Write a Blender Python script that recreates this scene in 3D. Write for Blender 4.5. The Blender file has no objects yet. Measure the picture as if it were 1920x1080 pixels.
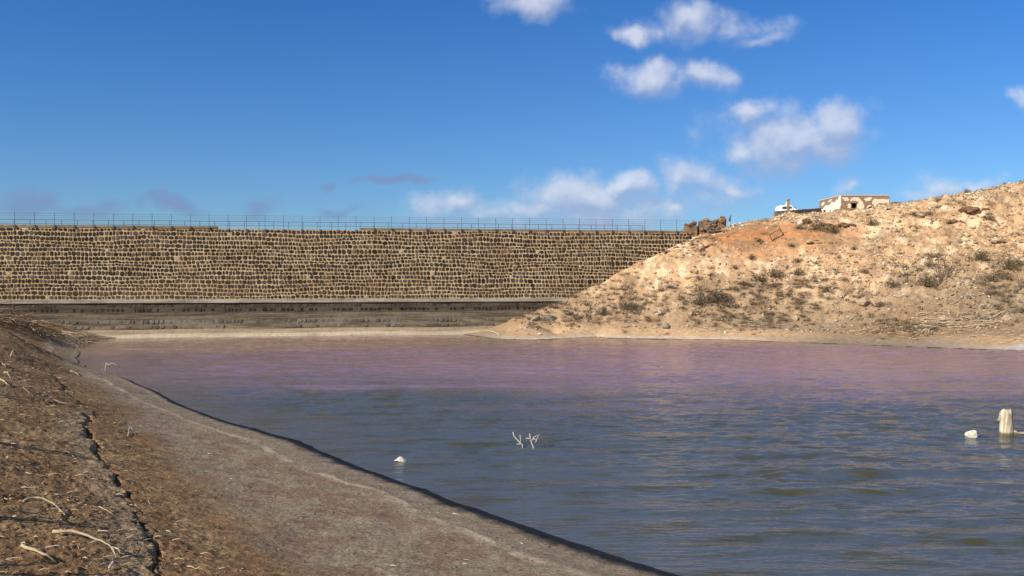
import bpy, bmesh, math, random
import numpy as np
from mathutils import Vector, Matrix, noise as mnoise

sc = bpy.context.scene
C = sc.collection
R = math.radians

# ------------------------------------------------------------------ camera
F = 1600.0; EYE = 7.5; HZ = 520.0
cam_d = bpy.data.cameras.new('camera'); cam = bpy.data.objects.new('camera', cam_d); C.objects.link(cam)
cam_d.sensor_width = 36; cam_d.lens = 36*F/1920
cam.location = (0, 0, EYE); cam.rotation_euler = (R(90), 0, 0)
cam_d.shift_y = -20/1920
cam_d.clip_start = 0.2; cam_d.clip_end = 5000
sc.camera = cam

# ------------------------------------------------------------------ light
SUN_EL = 33.0
sx, sy = -0.80, -0.60
sd = Vector((sx*math.cos(R(SUN_EL)), sy*math.cos(R(SUN_EL)), math.sin(R(SUN_EL)))).normalized()
sl = bpy.data.lights.new('sun', 'SUN'); sun = bpy.data.objects.new('sun', sl); C.objects.link(sun)
sl.energy = 5.0; sl.angle = R(0.5); sl.color = (1.0, 0.90, 0.76)
sun.rotation_euler = sd.to_track_quat('Z', 'Y').to_euler()
sc.view_settings.view_transform = 'Standard'; sc.view_settings.look = 'None'
sc.view_settings.exposure = 0.0; sc.view_settings.gamma = 1.0

# ------------------------------------------------------------------ node helpers
class NT:
    def __init__(s, nt): s.nt = nt; s.n = nt.nodes; s.l = nt.links
    def new(s, typ, **kw):
        n = s.n.new(typ)
        for k, v in kw.items(): setattr(n, k, v)
        return n
    def link(s, a, b): s.l.new(a, b)
    def put(s, sock, v):
        if isinstance(v, bpy.types.NodeSocket): s.l.new(v, sock)
        else: sock.default_value = v
    def math(s, op, a, b=0.0, c=None, clamp=False):
        n = s.new('ShaderNodeMath', operation=op); n.use_clamp = clamp
        s.put(n.inputs[0], a); s.put(n.inputs[1], b)
        if c is not None: s.put(n.inputs[2], c)
        return n.outputs[0]
    def vmath(s, op, a, b=(0, 0, 0)):
        n = s.new('ShaderNodeVectorMath', operation=op)
        s.put(n.inputs[0], a); s.put(n.inputs[1], b)
        return n.outputs['Value'] if op in ('LENGTH', 'DOT_PRODUCT') else n.outputs[0]
    def noise(s, vec, scale, detail=4, rough=0.55, dist=0.0):
        n = s.new('ShaderNodeTexNoise'); s.put(n.inputs['Vector'], vec)
        n.inputs['Scale'].default_value = scale; n.inputs['Detail'].default_value = detail
        n.inputs['Roughness'].default_value = rough; n.inputs['Distortion'].default_value = dist
        return n.outputs[0]
    def mix(s, f, a, b, mode='MIX'):
        n = s.new('ShaderNodeMix', data_type='RGBA', blend_type=mode); n.clamp_factor = True
        s.put(n.inputs[0], f)
        s.put(n.inputs[6], a if isinstance(a, bpy.types.NodeSocket) else (*a[:3], 1))
        s.put(n.inputs[7], b if isinstance(b, bpy.types.NodeSocket) else (*b[:3], 1))
        return n.outputs[2]
    def ramp(s, f, lo, hi, smooth=True):
        n = s.new('ShaderNodeMapRange'); n.interpolation_type = 'SMOOTHSTEP' if smooth else 'LINEAR'
        s.put(n.inputs[0], f); s.put(n.inputs[1], lo); s.put(n.inputs[2], hi)
        return n.outputs[0]
    def comb(s, x, y, z):
        n = s.new('ShaderNodeCombineXYZ'); s.put(n.inputs[0], x); s.put(n.inputs[1], y); s.put(n.inputs[2], z)
        return n.outputs[0]
    def sep(s, v):
        n = s.new('ShaderNodeSeparateXYZ'); s.put(n.inputs[0], v); return n.outputs

# ------------------------------------------------------------------ sky
w = bpy.data.worlds.new('World'); sc.world = w; w.use_nodes = True
T = NT(w.node_tree); T.n.clear()
out = T.new('ShaderNodeOutputWorld'); bg = T.new('ShaderNodeBackground')
sky = T.new('ShaderNodeTexSky'); sky.sky_type = 'NISHITA'; sky.sun_disc = False
sky.sun_elevation = R(SUN_EL); sky.sun_rotation = math.atan2(sx, sy)
sky.altitude = 100; sky.air_density = 1.0; sky.dust_density = 0.35; sky.ozone_density = 2.5
SKYTINT = (0.56, 0.80, 1.16)
tc = T.new('ShaderNodeTexCoord').outputs['Generated']
dx, dy, dz = T.sep(tc)
dyc = T.math('MAXIMUM', dy, 0.05)
u = T.math('DIVIDE', dx, dyc); v = T.math('DIVIDE', dz, dyc)
uv = T.comb(u, v, 0.0)
def cloud_field(uvs):
    # (px, py, half width, half height, weight)
    cl = CL
    acc = None
    for (cx, cy, a, b, wt) in cl:
        c = ((cx-960)/F, (HZ-cy)/F, 0)
        d = T.vmath('SUBTRACT', uvs, c)
        d = T.vmath('MULTIPLY', d, (F/a/1.10, F/b/1.10, 0))
        L = T.vmath('LENGTH', d)
        f = T.math('MULTIPLY_ADD', L, -wt, wt)
        acc = f if acc is None else T.math('MAXIMUM', acc, f)
    return acc
CL = [(1500,262,140,52,1.05),(1120,400,260,60,.75),(900,405,130,40,.6),(1330,340,90,44,.5),(1360,52,120,26,.42),(1245,55,90,30,.45),(1265,150,110,34,.55),(1440,250,150,60,.6),(1320,372,130,34,.5),(1005,2,92,36,1),(1298,38,62,50,1.1),(1195,62,44,22,.8),(1420,72,60,20,.55),(1208,138,66,42,1.05),(1322,150,62,32,.8),
      (1412,212,62,28,.75),(1470,268,150,62,.95),(1565,232,78,52,1.0),(1375,275,60,45,.7),(1095,372,140,58,1.15),(1180,348,62,38,1.1),(1020,392,100,38,.8),
      (845,388,78,34,.75),(1268,342,62,40,.8),(1385,355,40,24,.6),(1262,392,40,20,.75),(1770,356,100,32,.85),(1840,345,60,24,.7),
      (1590,342,34,28,.5),(1912,186,30,26,.6),(1330,350,40,22,.5),(1150,400,120,26,.7)]
wob = T.new('ShaderNodeTexNoise'); T.put(wob.inputs['Vector'], uv); wob.inputs['Scale'].default_value = 16; wob.inputs['Detail'].default_value = 5
wv = T.vmath('MULTIPLY', T.vmath('SUBTRACT', wob.outputs['Color'], (.5, .5, .5)), (.075, .05, 0))
uvw = T.vmath('ADD', uv, wv)
CN = 22
n1 = T.noise(uv, CN, 6, .55)
def dens_at(p_, pw):
    return T.math('ADD', cloud_field(pw), T.math('MULTIPLY', T.math('SUBTRACT', T.noise(p_, CN, 6, .55), .5), 1.25))
OFF = (-.006, .016, 0)
dens = dens_at(uv, uvw); densu = dens_at(T.vmath('ADD', uv, OFF), T.vmath('ADD', uvw, OFF))
mask = T.ramp(dens, -.06, .74)
lit = T.math('MULTIPLY_ADD', T.math('SUBTRACT', dens, densu), 1.15, .22, clamp=True)
ccol = T.mix(lit, (0.37, 0.45, 0.66), (0.78, 0.81, 0.90))
# thin grey-violet streaks near the horizon
CL = [(740,336,90,15,1),(612,344,30,11,.9),(485,388,40,24,.7),(50,386,95,34,.9),(320,390,66,20,.8),(650,392,60,14,.6),(130,400,120,18,.6),(210,394,70,16,.4)]
fld2 = cloud_field(uvw)
dens2 = T.math('ADD', fld2, T.math('MULTIPLY', T.math('SUBTRACT', n1, .5), 1.0))
mask2 = T.math('MULTIPLY', T.ramp(dens2, -.05, .7), .75)
tint = T.mix(T.ramp(v, .02, .36, False), (.55, .80, 1.12), (.27, .70, 1.24))
tint = T.mix(T.ramp(v, .38, .95, False), tint, (.80, .90, 1.0))
skyc = T.mix(1.0, sky.outputs[0], tint, 'MULTIPLY')
front = T.math('GREATER_THAN', dy, 0.05)
SK = 0.10
col = T.mix(T.math('MULTIPLY', mask2, front), skyc, tuple(c/SK for c in (0.20, 0.30, 0.52)))
cs = T.mix(1.0, ccol, (1/SK,)*3, 'MULTIPLY')
col = T.mix(T.math('MULTIPLY', T.math('MULTIPLY', mask, .76), front), col, cs)
T.link(col, bg.inputs[0]); bg.inputs[1].default_value = SK
T.link(bg.outputs[0], out.inputs[0])

# ------------------------------------------------------------------ object helpers
def tag(o, label=None, cat=None, group=None, kind=None):
    if label: o['label'] = label
    if cat: o['category'] = cat
    if group: o['group'] = group
    if kind: o['kind'] = kind
    return o
def empty(name, loc=(0, 0, 0), rz=0, label=None, cat=None, group=None):
    o = bpy.data.objects.new(name, None); C.objects.link(o)
    o.location = loc; o.rotation_euler = (0, 0, rz); o.empty_display_size = .3
    return tag(o, label, cat, group)
def mesh_obj(name, V, Fc, mat, parent=None, cols=None, smooth=False, loc=None):
    me = bpy.data.meshes.new(name)
    V = np.asarray(V, dtype=np.float32)
    if isinstance(Fc, np.ndarray):
        n, k = Fc.shape
        me.vertices.add(len(V)); me.vertices.foreach_set('co', V.ravel())
        me.loops.add(n*k); me.loops.foreach_set('vertex_index', Fc.astype(np.int32).ravel())
        me.polygons.add(n); me.polygons.foreach_set('loop_start', np.arange(0, n*k, k, dtype=np.int32))
        me.update(calc_edges=True)
    else:
        me.from_pydata(V.tolist(), [], Fc)
    if cols is not None:
        a = me.color_attributes.new('Col', 'FLOAT_COLOR', 'POINT')
        c4 = np.ones((len(V), 4), np.float32); c4[:, :3] = cols
        a.data.foreach_set('color', c4.ravel())
    if smooth: me.polygons.foreach_set('use_smooth', np.ones(len(me.polygons), bool))
    me.validate()
    if mat: me.materials.append(mat)
    o = bpy.data.objects.new(name, me); C.objects.link(o)
    if parent: o.parent = parent
    if loc is not None: o.location = loc
    return o
def copy_tree(o, parent=None):
    c = o.copy(); C.objects.link(c); c.parent = parent
    for ch in list(o.children): copy_tree(ch, c)
    return c
class MB:
    """collects shapes into one mesh"""
    def __init__(s): s.V = []; s.F = []; s.K = []
    def add(s, vs, fs, col=None):
        b = len(s.V); s.V += [tuple(v) for v in vs]; s.F += [tuple(i+b for i in f) for f in fs]
        s.K += [col or (1, 1, 1)]*len(vs)
    def box(s, x0, x1, y0, y1, z0, z1, col=None, bev=0.0):
        if bev <= 0:
            s.add([(x0,y0,z0),(x1,y0,z0),(x1,y1,z0),(x0,y1,z0),(x0,y0,z1),(x1,y0,z1),(x1,y1,z1),(x0,y1,z1)],
                  [(0,3,2,1),(4,5,6,7),(0,1,5,4),(1,2,6,5),(2,3,7,6),(3,0,4,7)], col)
        else:
            bm = bmesh.new(); bmesh.ops.create_cube(bm, size=1)
            for q in bm.verts: q.co = Vector(((x0+x1)/2+q.co.x*(x1-x0), (y0+y1)/2+q.co.y*(y1-y0), (z0+z1)/2+q.co.z*(z1-z0)))
            bmesh.ops.bevel(bm, geom=bm.edges[:], offset=bev, segments=2, affect='EDGES')
            bm.verts.ensure_lookup_table()
            s.add([q.co[:] for q in bm.verts], [[q.index for q in f.verts] for f in bm.faces], col); bm.free()
    def tube(s, pts, rad, n=6, col=None, cap=True):
        pts = [Vector(p) for p in pts]
        if not hasattr(rad, '__len__'): rad = [rad]*len(pts)
        vs = []; fs = []
        ref = Vector((0.123, 0.31, 0.94))
        for i, p in enumerate(pts):
            d = (pts[min(i+1, len(pts)-1)]-pts[max(i-1, 0)]).normalized()
            a = d.cross(ref)
            if a.length < .1: a = d.cross(Vector((1, 0, 0)))
            a.normalize(); b = d.cross(a)
            for k in range(n):
                t = 2*math.pi*k/n
                vs.append(p+(a*math.cos(t)+b*math.sin(t))*rad[i])
        for i in range(len(pts)-1):
            for k in range(n):
                fs.append((i*n+k, i*n+(k+1) % n, (i+1)*n+(k+1) % n, (i+1)*n+k))
        if cap:
            fs.append(tuple(range(n-1, -1, -1))); fs.append(tuple(range((len(pts)-1)*n, len(pts)*n)))
        s.add(vs, fs, col)
    def prism(s, poly, y0, y1, col=None, axis='xz'):
        n = len(poly)
        vs = [(a, y0, b) for a, b in poly]+[(a, y1, b) for a, b in poly]
        fs = [tuple(range(n)), tuple(range(2*n-1, n-1, -1))]+[(i, i+n, (i+1) % n+n, (i+1) % n) for i in range(n)]
        s.add(vs, fs, col)
    def build(s, name, mat, parent=None, smooth=False, loc=None):
        return mesh_obj(name, s.V, s.F, mat, parent, np.array(s.K, np.float32), smooth, loc)
def at(px, py, Y): return Vector(((px-960)/F*Y, Y, EYE-(py-HZ)/F*Y))

# ------------------------------------------------------------------ numpy noise
_rs = np.random.RandomState(7)
_P = _rs.permutation(4096).astype(np.int64)
_G = _rs.rand(4096)*2-1
def vn(x, y):
    xi = np.floor(x).astype(np.int64); yi = np.floor(y).astype(np.int64)
    fx = x-xi; fy = y-yi
    fx = fx*fx*fx*(fx*(fx*6-15)+10); fy = fy*fy*fy*(fy*(fy*6-15)+10)
    def h(a, b): return _G[_P[(a+_P[b & 4095]) & 4095]]
    a = h(xi, yi); b = h(xi+1, yi); c = h(xi, yi+1); d = h(xi+1, yi+1)
    return (a+(b-a)*fx)*(1-fy)+(c+(d-c)*fx)*fy
def fbm(x, y, sc_, oct=4, gain=.5, off=0):
    r = 0; a = 1; t = 0
    for i in range(oct):
        q = .8*x+.6*y; p = -.6*x+.8*y
        r = r+a*vn(q*sc_+off+i*17.3, p*sc_-off+i*9.1); t += a
        a *= gain; sc_ *= 2.03; x, y = q, p
    return r/t
def sstep(x, a, b):
    t = np.clip((x-a)/(b-a), 0, 1); return t*t*(3-2*t)

# ------------------------------------------------------------------ terrain shape
DM = 0.155
def dam_y(x): return 103.5+DM*(x+62.1)
def dam_at_px(px, v=0.0):
    k = (px-960)/F
    Y = (103.5+DM*62.1+v)/(1-DM*k)
    return k*Y, Y
SHORE_PX = [(1560,1200),(1440,1135),(1280,1080),(1200,1057),(1100,1024),(1000,990),(900,955),(800,917),(720,890),(640,860),(560,826),(480,803),(400,782),
            (330,755),(290,733),(250,715),(215,704),(190,697),(160,690),(148,682),(142,672),(150,664),(138,655),(128,648),(160,640),(196,635.5)]
SHORE = [((px-960)/F*(EYE*F/(py-HZ)), EYE*F/(py-HZ)) for px, py in SHORE_PX]
ctrl = []
def cp(px, py, Y): p = at(px, py, Y); ctrl.append(tuple(p))
def cw(x, y, z): ctrl.append((x, y, z))
for x, y in SHORE: cw(x, y, 0.0)
# left bank rising to the left
for (px, py, z) in [(0,1080,2.2),(0,960,2.35),(0,860,2.5),(0,780,2.6),(0,720,2.75),(0,680,2.9),(0,645,3.0),(0,615,3.4),
                    (300,1080,1.45),(230,950,1.4),(170,860,1.45),(150,790,1.5),(110,730,1.5),(90,700,1.3),(60,670,1.55),
                    (700,1080,.62),(560,1010,.60),(450,930,.62),(340,860,.72),(260,800,.78),(215,750,.70),(150,705,.62),
                    (960,1080,.36),(800,1000,.34),(640,925,.34),(500,860,.36),(350,795,.34),(250,740,.36),(110,668,.50),(70,648,1.0),(105,640,.55)]:
    Y = (EYE-z)*F/(py-HZ); cw((px-960)/F*Y, Y, z)
for (px, py, Y) in [(0,588,90),(40,598,94),(80,614,96),(120,628,99),(160,634,101.5),(-80,570,92),(-200,560,95)]: cp(px, py, Y)
cw(-30, 10, 4.2); cw(-20, 0, 4.6); cw(0, 2, 4.9); cw(0, -10, 5.6); cw(-5, 8, 3.2); cw(12, 3, 3.0); cw(16, 10, 1.0); cw(-60, 40, 7); cw(-110, 60, 12); cw(-110, 100, 12); cw(-60,-40,8); cw(60,-40,8); cw(60, 0, 6)
# lake bed
for x, y in [(5,45),(15,35),(25,25),(25,60),(0,70),(-20,80),(-30,90),(20,85),(40,70),(55,50),(0,95),(-40,97),(-25,103),(-10,106),(60,30),(10,100),(0,34),(-8,50),(12,24),(30,90)]:
    cw(x, y, -.9)
# right shore, flat, slope and skyline
for px, py in [(880,628.5),(960,629),(1040,630),(1120,631.5),(1145,634),(1200,635),(1280,636),(1360,637),(1440,640),(1520,643),(1600,646),(1700,650),(1800,654),(1920,658),(2100,668),(2400,690)]:
    Y = EYE*F/(py-HZ); cw((px-960)/F*Y, Y, 0.0)
for px, py, z in [(900,625,.25),(960,622,.5),(1060,622,.6),(1160,621,.72),(1260,621,.82),(1360,621,.88),(1460,622,.95),(1560,624,1.0),(1660,628,.95),(1780,630,1.0),(1920,632,1.1),(2100,640,1.2)]:
    Y = (EYE-z)*F/(py-HZ); cw((px-960)/F*Y, Y, z)
for px, py in [(925,611),(960,597),(1000,583),(1050,566),(1100,546),(1150,520),(1200,492),(1245,470),(1290,449)]:
    x, Y = dam_at_px(px, 1.4+.1*max(0, (HZ-py)/14)); cp(px, py, Y-.15)
    p = at(px, py, Y); cw(p.x, Y+8, p.z-(.6 if px < 1240 else 0))
SK_ = [(1290,450),(1320,444),(1350,436),(1370,427),(1400,419),(1440,412),(1490,407),(1540,403),(1600,401),(1680,390),(1740,380),(1800,368),(1920,347),(2050,325),(2300,300)]
def hill_Y(px, py):
    z0 = np.interp(px, [1000, 1260, 1460, 1660, 1920], [.5, .82, .95, .95, 1.1])
    yb = np.interp(px, [1000, 1260, 1460, 1660, 1920, 2300], [621, 621, 621, 626, 630, 655])
    Y0 = (EYE-z0)*F/(yb-HZ); sl_ = np.interp(px, [1200, 1300, 1450, 1600, 1920, 2300], [.98, .93, .84, .77, .72, .7])
    return (EYE-z0+sl_*Y0)/(sl_+(py-HZ)/F)
for px, py, Y in [(1000,606,107.8),(1100,600,110),(1100,572,112.4),(1200,600,109.6),(1200,560,112.6),(1200,525,115.3)]: cp(px, py, Y)
for px in (1290, 1350, 1400, 1450, 1500, 1560, 1620, 1700, 1780, 1860, 1940, 2050, 2300):
    sk = float(np.interp(px, [q[0] for q in SK_], [q[1] for q in SK_]))
    for py in (605, 570, 535, 500, 470, 440, 410, 385, 360, 335):
        if py > sk+9: cp(px, py, float(hill_Y(px, py)))
    if px > 1290: cp(px, sk, float(hill_Y(px, sk))+5)
for px, py, Y in [(1290,447,122),(1290,446,127),(1330,440,129),(1350,434.5,131),(1375,425,131),(1440,410.5,144),(1490,406,149),(1540,402,156),(1600,401,150),(1680,392,152),(1600,403,138),(1500,407,138)]: cp(px, py, Y)
for x, y, z in [(61.8,158,19.3),(61.3,171,19.5),(67,158,19.4),(72,162,19.8),(72,172,20),(52,158,18.6),(60,190,19.5),(50,180,18.0),(55,172,18.4),(95,170,25),(120,160,29),(160,200,33),
                (45,200,15),(20,200,6),(0,160,2),(-40,150,2),(-100,160,4),(0,300,4),(100,300,18),(250,300,25),(-250,300,10),(-250,100,16),(250,50,20),(0,600,4),(500,500,20),(-500,500,10),
                (30,150,12.5),(12,135,8),(0,130,3),(0,-120,14),(-200,-100,14),(200,-100,14)]: cw(x, y, z)
ctrl = np.array(ctrl)
# RBF (linear kernel) fit
_P2 = ctrl[:, :2]; _D = np.sqrt(((_P2[:, None]-_P2[None])**2).sum(-1))
n_ = len(ctrl)
A = np.zeros((n_+3, n_+3)); A[:n_, :n_] = _D+np.eye(n_)*1e-6
A[:n_, n_] = 1; A[:n_, n_+1:] = _P2; A[n_, :n_] = 1; A[n_+1:, :n_] = _P2.T
W = np.linalg.solve(A, np.concatenate([ctrl[:, 2], np.zeros(3)]))
def rbf(x, y):
    sh = x.shape; x = x.ravel(); y = y.ravel(); o = np.empty(len(x))
    for i in range(0, len(x), 40000):
        a = x[i:i+40000]; b = y[i:i+40000]
        d = np.sqrt((a[:, None]-_P2[None, :, 0])**2+(b[:, None]-_P2[None, :, 1])**2+1e-4)
        o[i:i+40000] = d@W[:n_]+W[n_]+W[n_+1]*a+W[n_+2]*b
    return o.reshape(sh)
def poly_dist(x, y, pl):
    """distance to a polyline, and which side (+ = left bank side)"""
    best = np.full(x.shape, 1e9); side = np.zeros(x.shape); tt = np.zeros(x.shape)
    acc = 0
    for (x0, y0), (x1, y1) in zip(pl[:-1], pl[1:]):
        ex, ey = x1-x0, y1-y0; L = math.hypot(ex, ey)
        t = np.clip(((x-x0)*ex+(y-y0)*ey)/(L*L), 0, 1)
        qx = x-(x0+t*ex); qy = y-(y0+t*ey); d = np.hypot(qx, qy)
        s_ = np.sign(ex*qy-ey*qx)
        m = d < best
        best = np.where(m, d, best); side = np.where(m, s_, side); tt = np.where(m, acc+t*L, tt); acc += L
    return best, side, tt
def onbank(px, py, z):
    Y = (EYE-z)*F/(py-HZ); return ((px-960)/F*Y, Y)
CRACK = [onbank(*q) for q in [(310,1130,1.42),(292,1075,1.42),(286,1020,1.42),(265,975,1.42),(240,935,1.42),(222,905,1.42),(205,880,1.42),(188,858,1.44),(183,838,1.45),(165,825,1.46),(158,806,1.48),(160,792,1.5),(170,775,1.5)]]
CRACK2 = [onbank(*q) for q in [(140,756,1.45),(120,735,1.45),(104,712,1.4),(98,703,1.3)]]
def height(x, y, fine=True, full=False):
    b = rbf(x, y)
    sd_, side, _ = poly_dist(x, y, SHORE)
    wl = (b < 40)
    left = sstep(-(x-(.03*y-1+8)), -6, 6) if False else None
    hill = sstep(y, 96, 104)*sstep(x, -8, 4)
    hill = np.maximum(hill, sstep(x, 42, 55))
    near = 1-hill
    hgt = np.clip(b, 0, 3)
    h = b.copy()
    # hill: lumps, tilted beds and broken ledges
    am = hill*sstep(b, .5, 3.0)
    top = sstep(y, 130, 146)
    h += am*(1-.7*top)*(fbm(x, y, .09, 3)*.9+fbm(x, y, .45, 4, .6, 3)*.34)
    bed = (b+.10*x-.02*y+1.3*fbm(x, y, .07, 3, .5, 5))/1.15
    fr = bed-np.floor(bed)
    rough = sstep(fbm(x, y, .06, 3, .5, 21)+.012*(x-42)+.15, -.1, .45)
    h += am*(1-top)*rough*(.95*(sstep(fr, .0, .8)-fr))
    fan = np.exp(-(((x-33.5)/7)**2+((y-120.5)/5.5)**2)**1.5)
    am = am*(1-.85*fan)
    rid = 1-np.abs(fbm(x, y*1.3, .55, 4, .55, 8))*2
    h += am*(1-.6*top)*rough*np.clip(rid-.45, 0, 1)*.6
    if fine:
        h += am*(fbm(x, y, 1.5, 4, .72, 2)*.36)*(.3+.7*rough)
    # near bank
    nm = near*sstep(b, .02, .5)
    h += nm*(fbm(x, y, .5, 3, .5, 31)*.07)
    far = 1-sstep(y, 60, 95)*.3
    if fine:
        brow = sstep(b, .7, 1.5)
        h += nm*far*((.50+.50*brow)*fbm(x, y, 4.2, 4, .70, 4)*.062)
        cl = fbm(x, y, 7.5, 2, .6, 40)
        h += nm*(.25+.75*brow)*np.clip(cl-.18, 0, 1)*.06
    # step in the shore bank near the water (pale crust line)
    d1 = sd_+.35*fbm(x, y, .35, 3, .5, 50)
    onb = near*(b > 0)
    h += onb*.05*(sstep(d1, 1.95, 2.05)-sstep(d1, 2.1, 3.4))*sstep(fbm(x, y, .5, 2, .5, 51), -.3, .2)
    # cracks: the upper lip stands above a narrow drop
    for cr, wd, dp in ((CRACK, .085, .26), (CRACK2, .07, .18)):
        jx = x+.30*fbm(x, y, 1.6, 4, .65, 60); jy = y+.30*fbm(x, y, 1.6, 4, .65, 66)
        dc, sc2, tc2 = poly_dist(jx, jy, cr)
        near_c = dc < 3
        wloc = wd*(.25+1.3*np.clip(.5+1.3*fbm(x, y, 1.1, 3, .6, 70), 0, 1))
        lip = np.where(sc2 > 0, sstep(3-dc, 0, 2.6)*.05, 0)
        h += np.where(near_c & (near > .5), lip-dp*np.exp(-(dc/wloc)**4), 0)
    # keep the water edge where it is, with a flat muddy fringe
    h = np.where((b < .15) & (b > -.2), np.where(b > 0, b+(h-b)*sstep(b, .0, .15)+.035*sstep(b, .0, .03)*(1-sstep(b, .05, .15)), b), h)
    if full: return h, b, sd_, side, hill, rough
    return h
def hz(x, y):
    return float(height(np.array([float(x)]), np.array([float(y)]))[0])
def ray_ground(px, py, lo=10.0, hi=200.0, n=900):
    """the point of the ground seen along a photo pixel (used only to find where things stand)"""
    Y = np.geomspace(lo, hi, n); x = (px-960)/F*Y; z = EYE-(py-HZ)/F*Y
    g = height(x, Y)
    i = np.argmax(g >= z)
    if g[i] < z[i]: i = n-1
    return Vector((x[i], Y[i], g[i]))

# ------------------------------------------------------------------ materials
def new_mat(name):
    m = bpy.data.materials.new(name); m.use_nodes = True
    t = NT(m.node_tree); p = t.n['Principled BSDF']
    return m, t, p
def bump(t, p, hgt, strength=.5, dist=.05, chain=None):
    n = t.new('ShaderNodeBump'); n.inputs['Strength'].default_value = strength; n.inputs['Distance'].default_value = dist
    t.put(n.inputs['Height'], hgt)
    if chain is not None: t.link(chain, n.inputs['Normal'])
    t.link(n.outputs[0], p.inputs['Normal']); return n.outputs[0]
def simple(name, col, rough=.8, var=.25, scale=6, metallic=0, bstr=.3, bdist=.02, vcol=False, spec=.3):
    m, t, p = new_mat(name)
    co = t.new('ShaderNodeTexCoord').outputs['Object']
    n = t.noise(co, scale, 5, .6)
    base = (*col, 1)
    if vcol:
        a = t.new('ShaderNodeVertexColor'); a.layer_name = 'Col'
        c = t.mix(1.0, a.outputs[0], base, 'MULTIPLY')
    else: c = t.mix(0, base, base)
    f = t.math('MULTIPLY_ADD', t.math('SUBTRACT', n, .5), 2*var*1.6, 1.0)
    c = t.mix(1.0, c, t.comb(f, f, f), 'MULTIPLY')
    t.link(c, p.inputs['Base Color']); p.inputs['Roughness'].default_value = rough
    p.inputs['Metallic'].default_value = metallic; p.inputs['Specular IOR Level'].default_value = spec
    if bstr: bump(t, p, t.noise(co, scale*2.3, 6, .65), bstr, bdist)
    return m

# ground
MG, t, p = new_mat('ground_soil')
a = t.new('ShaderNodeVertexColor'); a.layer_name = 'Col'
geo = t.new('ShaderNodeNewGeometry'); pos = geo.outputs['Position']
X, Yc, Z = t.sep(pos)
n1 = t.noise(pos, 1.6, 8, .68); n2 = t.noise(pos, 9, 6, .7); n3 = t.noise(pos, .35, 5, .6)
f = t.math('MULTIPLY_ADD', t.math('SUBTRACT', n1, .5), 1.3, 1.08)
f2 = t.math('MULTIPLY_ADD', t.math('SUBTRACT', n2, .5), 2.4, 1.0)
ff = t.math('MAXIMUM', t.math('MULTIPLY', f, f2), .25)
c = t.mix(1.0, a.outputs[0], t.comb(ff, t.math('POWER', ff, 1.03), t.math('POWER', ff, 1.1)), 'MULTIPLY')
# wet black mud fringe at the water's edge
far_ = t.ramp(Yc, 45, 92)
wet = t.ramp(t.math('ADD', t.math('ADD', Z, t.math('MULTIPLY', far_, .072)), t.math('MULTIPLY', t.math('SUBTRACT', n1, .5), .06)), .085, .125)
c = t.mix(wet, (0.010, 0.011, 0.013), c)
t.link(c, p.inputs['Base Color'])
t.link(t.math('MULTIPLY_ADD', wet, .45, .5), p.inputs['Roughness']); p.inputs['Specular IOR Level'].default_value = .15
b1 = bump(t, p, n1, .5, .22)
b2 = bump(t, p, n2, .8, .07, b1)
bump(t, p, t.noise(pos, 30, 4, .7), .7, .02, b2)

# rocks
def rock_mat(name, col, dark=.45, vcol=False):
    m, t, p = new_mat(name)
    co = t.new('ShaderNodeNewGeometry').outputs['Position']
    n = t.noise(co, 2.2, 7, .68); nn = t.noise(co, 8, 5, .7)
    f = t.ramp(n, .33, .62)
    base = col
    if vcol:
        a = t.new('ShaderNodeVertexColor'); a.layer_name = 'Col'
        base = a.outputs[0]
        lo = t.mix(1.0, base, (dark, dark*.94, dark*.88), 'MULTIPLY')
    else: lo = tuple(c*dark for c in col)
    c = t.mix(f, lo, base)
    g = t.math('MULTIPLY_ADD', nn, .8, .6)
    c = t.mix(1.0, c, t.comb(g, g, g), 'MULTIPLY')
    t.link(c, p.inputs['Base Color']); p.inputs['Roughness'].default_value = .9; p.inputs['Specular IOR Level'].default_value = .2
    b1 = bump(t, p, n, .7, .25); bump(t, p, nn, .6, .06, b1)
    return m
M_ROCKV = rock_mat('limestone_rubble', None, .55, True)
M_LIME = rock_mat('pale_limestone', (.62, .47, .31), .6)
M_GREYR = rock_mat('grey_rock', (.26, .24, .19), .5)
M_BROWNR = rock_mat('brown_rock', (.27, .165, .09), .45)
M_WHITER = simple('white_stone', (.74, .69, .56), .85, .3, 7, bstr=.6, bdist=.04)
M_WOOD = simple('bleached_wood', (.52, .41, .27), .8, .3, 9, bstr=.3, bdist=.01)
M_WOODD = simple('dark_driftwood', (.16, .11, .07), .85, .35, 9)
M_WOODW = simple('white_driftwood', (.66, .60, .50), .75, .15, 9)
M_TWIG = simple('dry_twigs', (1, 1, 1), .9, .3, 6, vcol=True, bstr=0)
M_RUST = simple('rusty_iron', (.10, .055, .035), .8, .3, 14)
M_STEEL = simple('painted_steel_grey', (.13, .14, .17), .55, .2, 3, bstr=0)
M_STEEL2 = simple('painted_steel_purple', (.16, .11, .12), .6, .2, 3, bstr=0)
M_WIRE = simple('galvanised_wire', (.16, .18, .22), .5, .1, 3, bstr=0)

# ------------------------------------------------------------------ ground sheet
ys = np.concatenate([-np.geomspace(400, 4, 30), np.linspace(-3, 11.5, 24), np.geomspace(12, 48, 520)[0:], np.linspace(48.2, 92, 170), np.linspace(92.2, 150, 330), np.geomspace(150.5, 178, 50), np.geomspace(180, 2500, 50)])
cin = np.linspace(-.72, .72, 860)
ct = np.concatenate([-np.geomspace(12, .73, 46), cin, np.geomspace(.73, 12, 46)])
sp = np.abs(ys)+8; sp = np.maximum(sp, 14)
YY, SS = np.meshgrid(ys, ct, indexing='ij')
XX = SS*np.maximum(np.abs(YY)*1.0+1.5, 12)
H, B, SD, SIDE, HILL, ROUGH = height(XX, YY, True, True)
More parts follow.
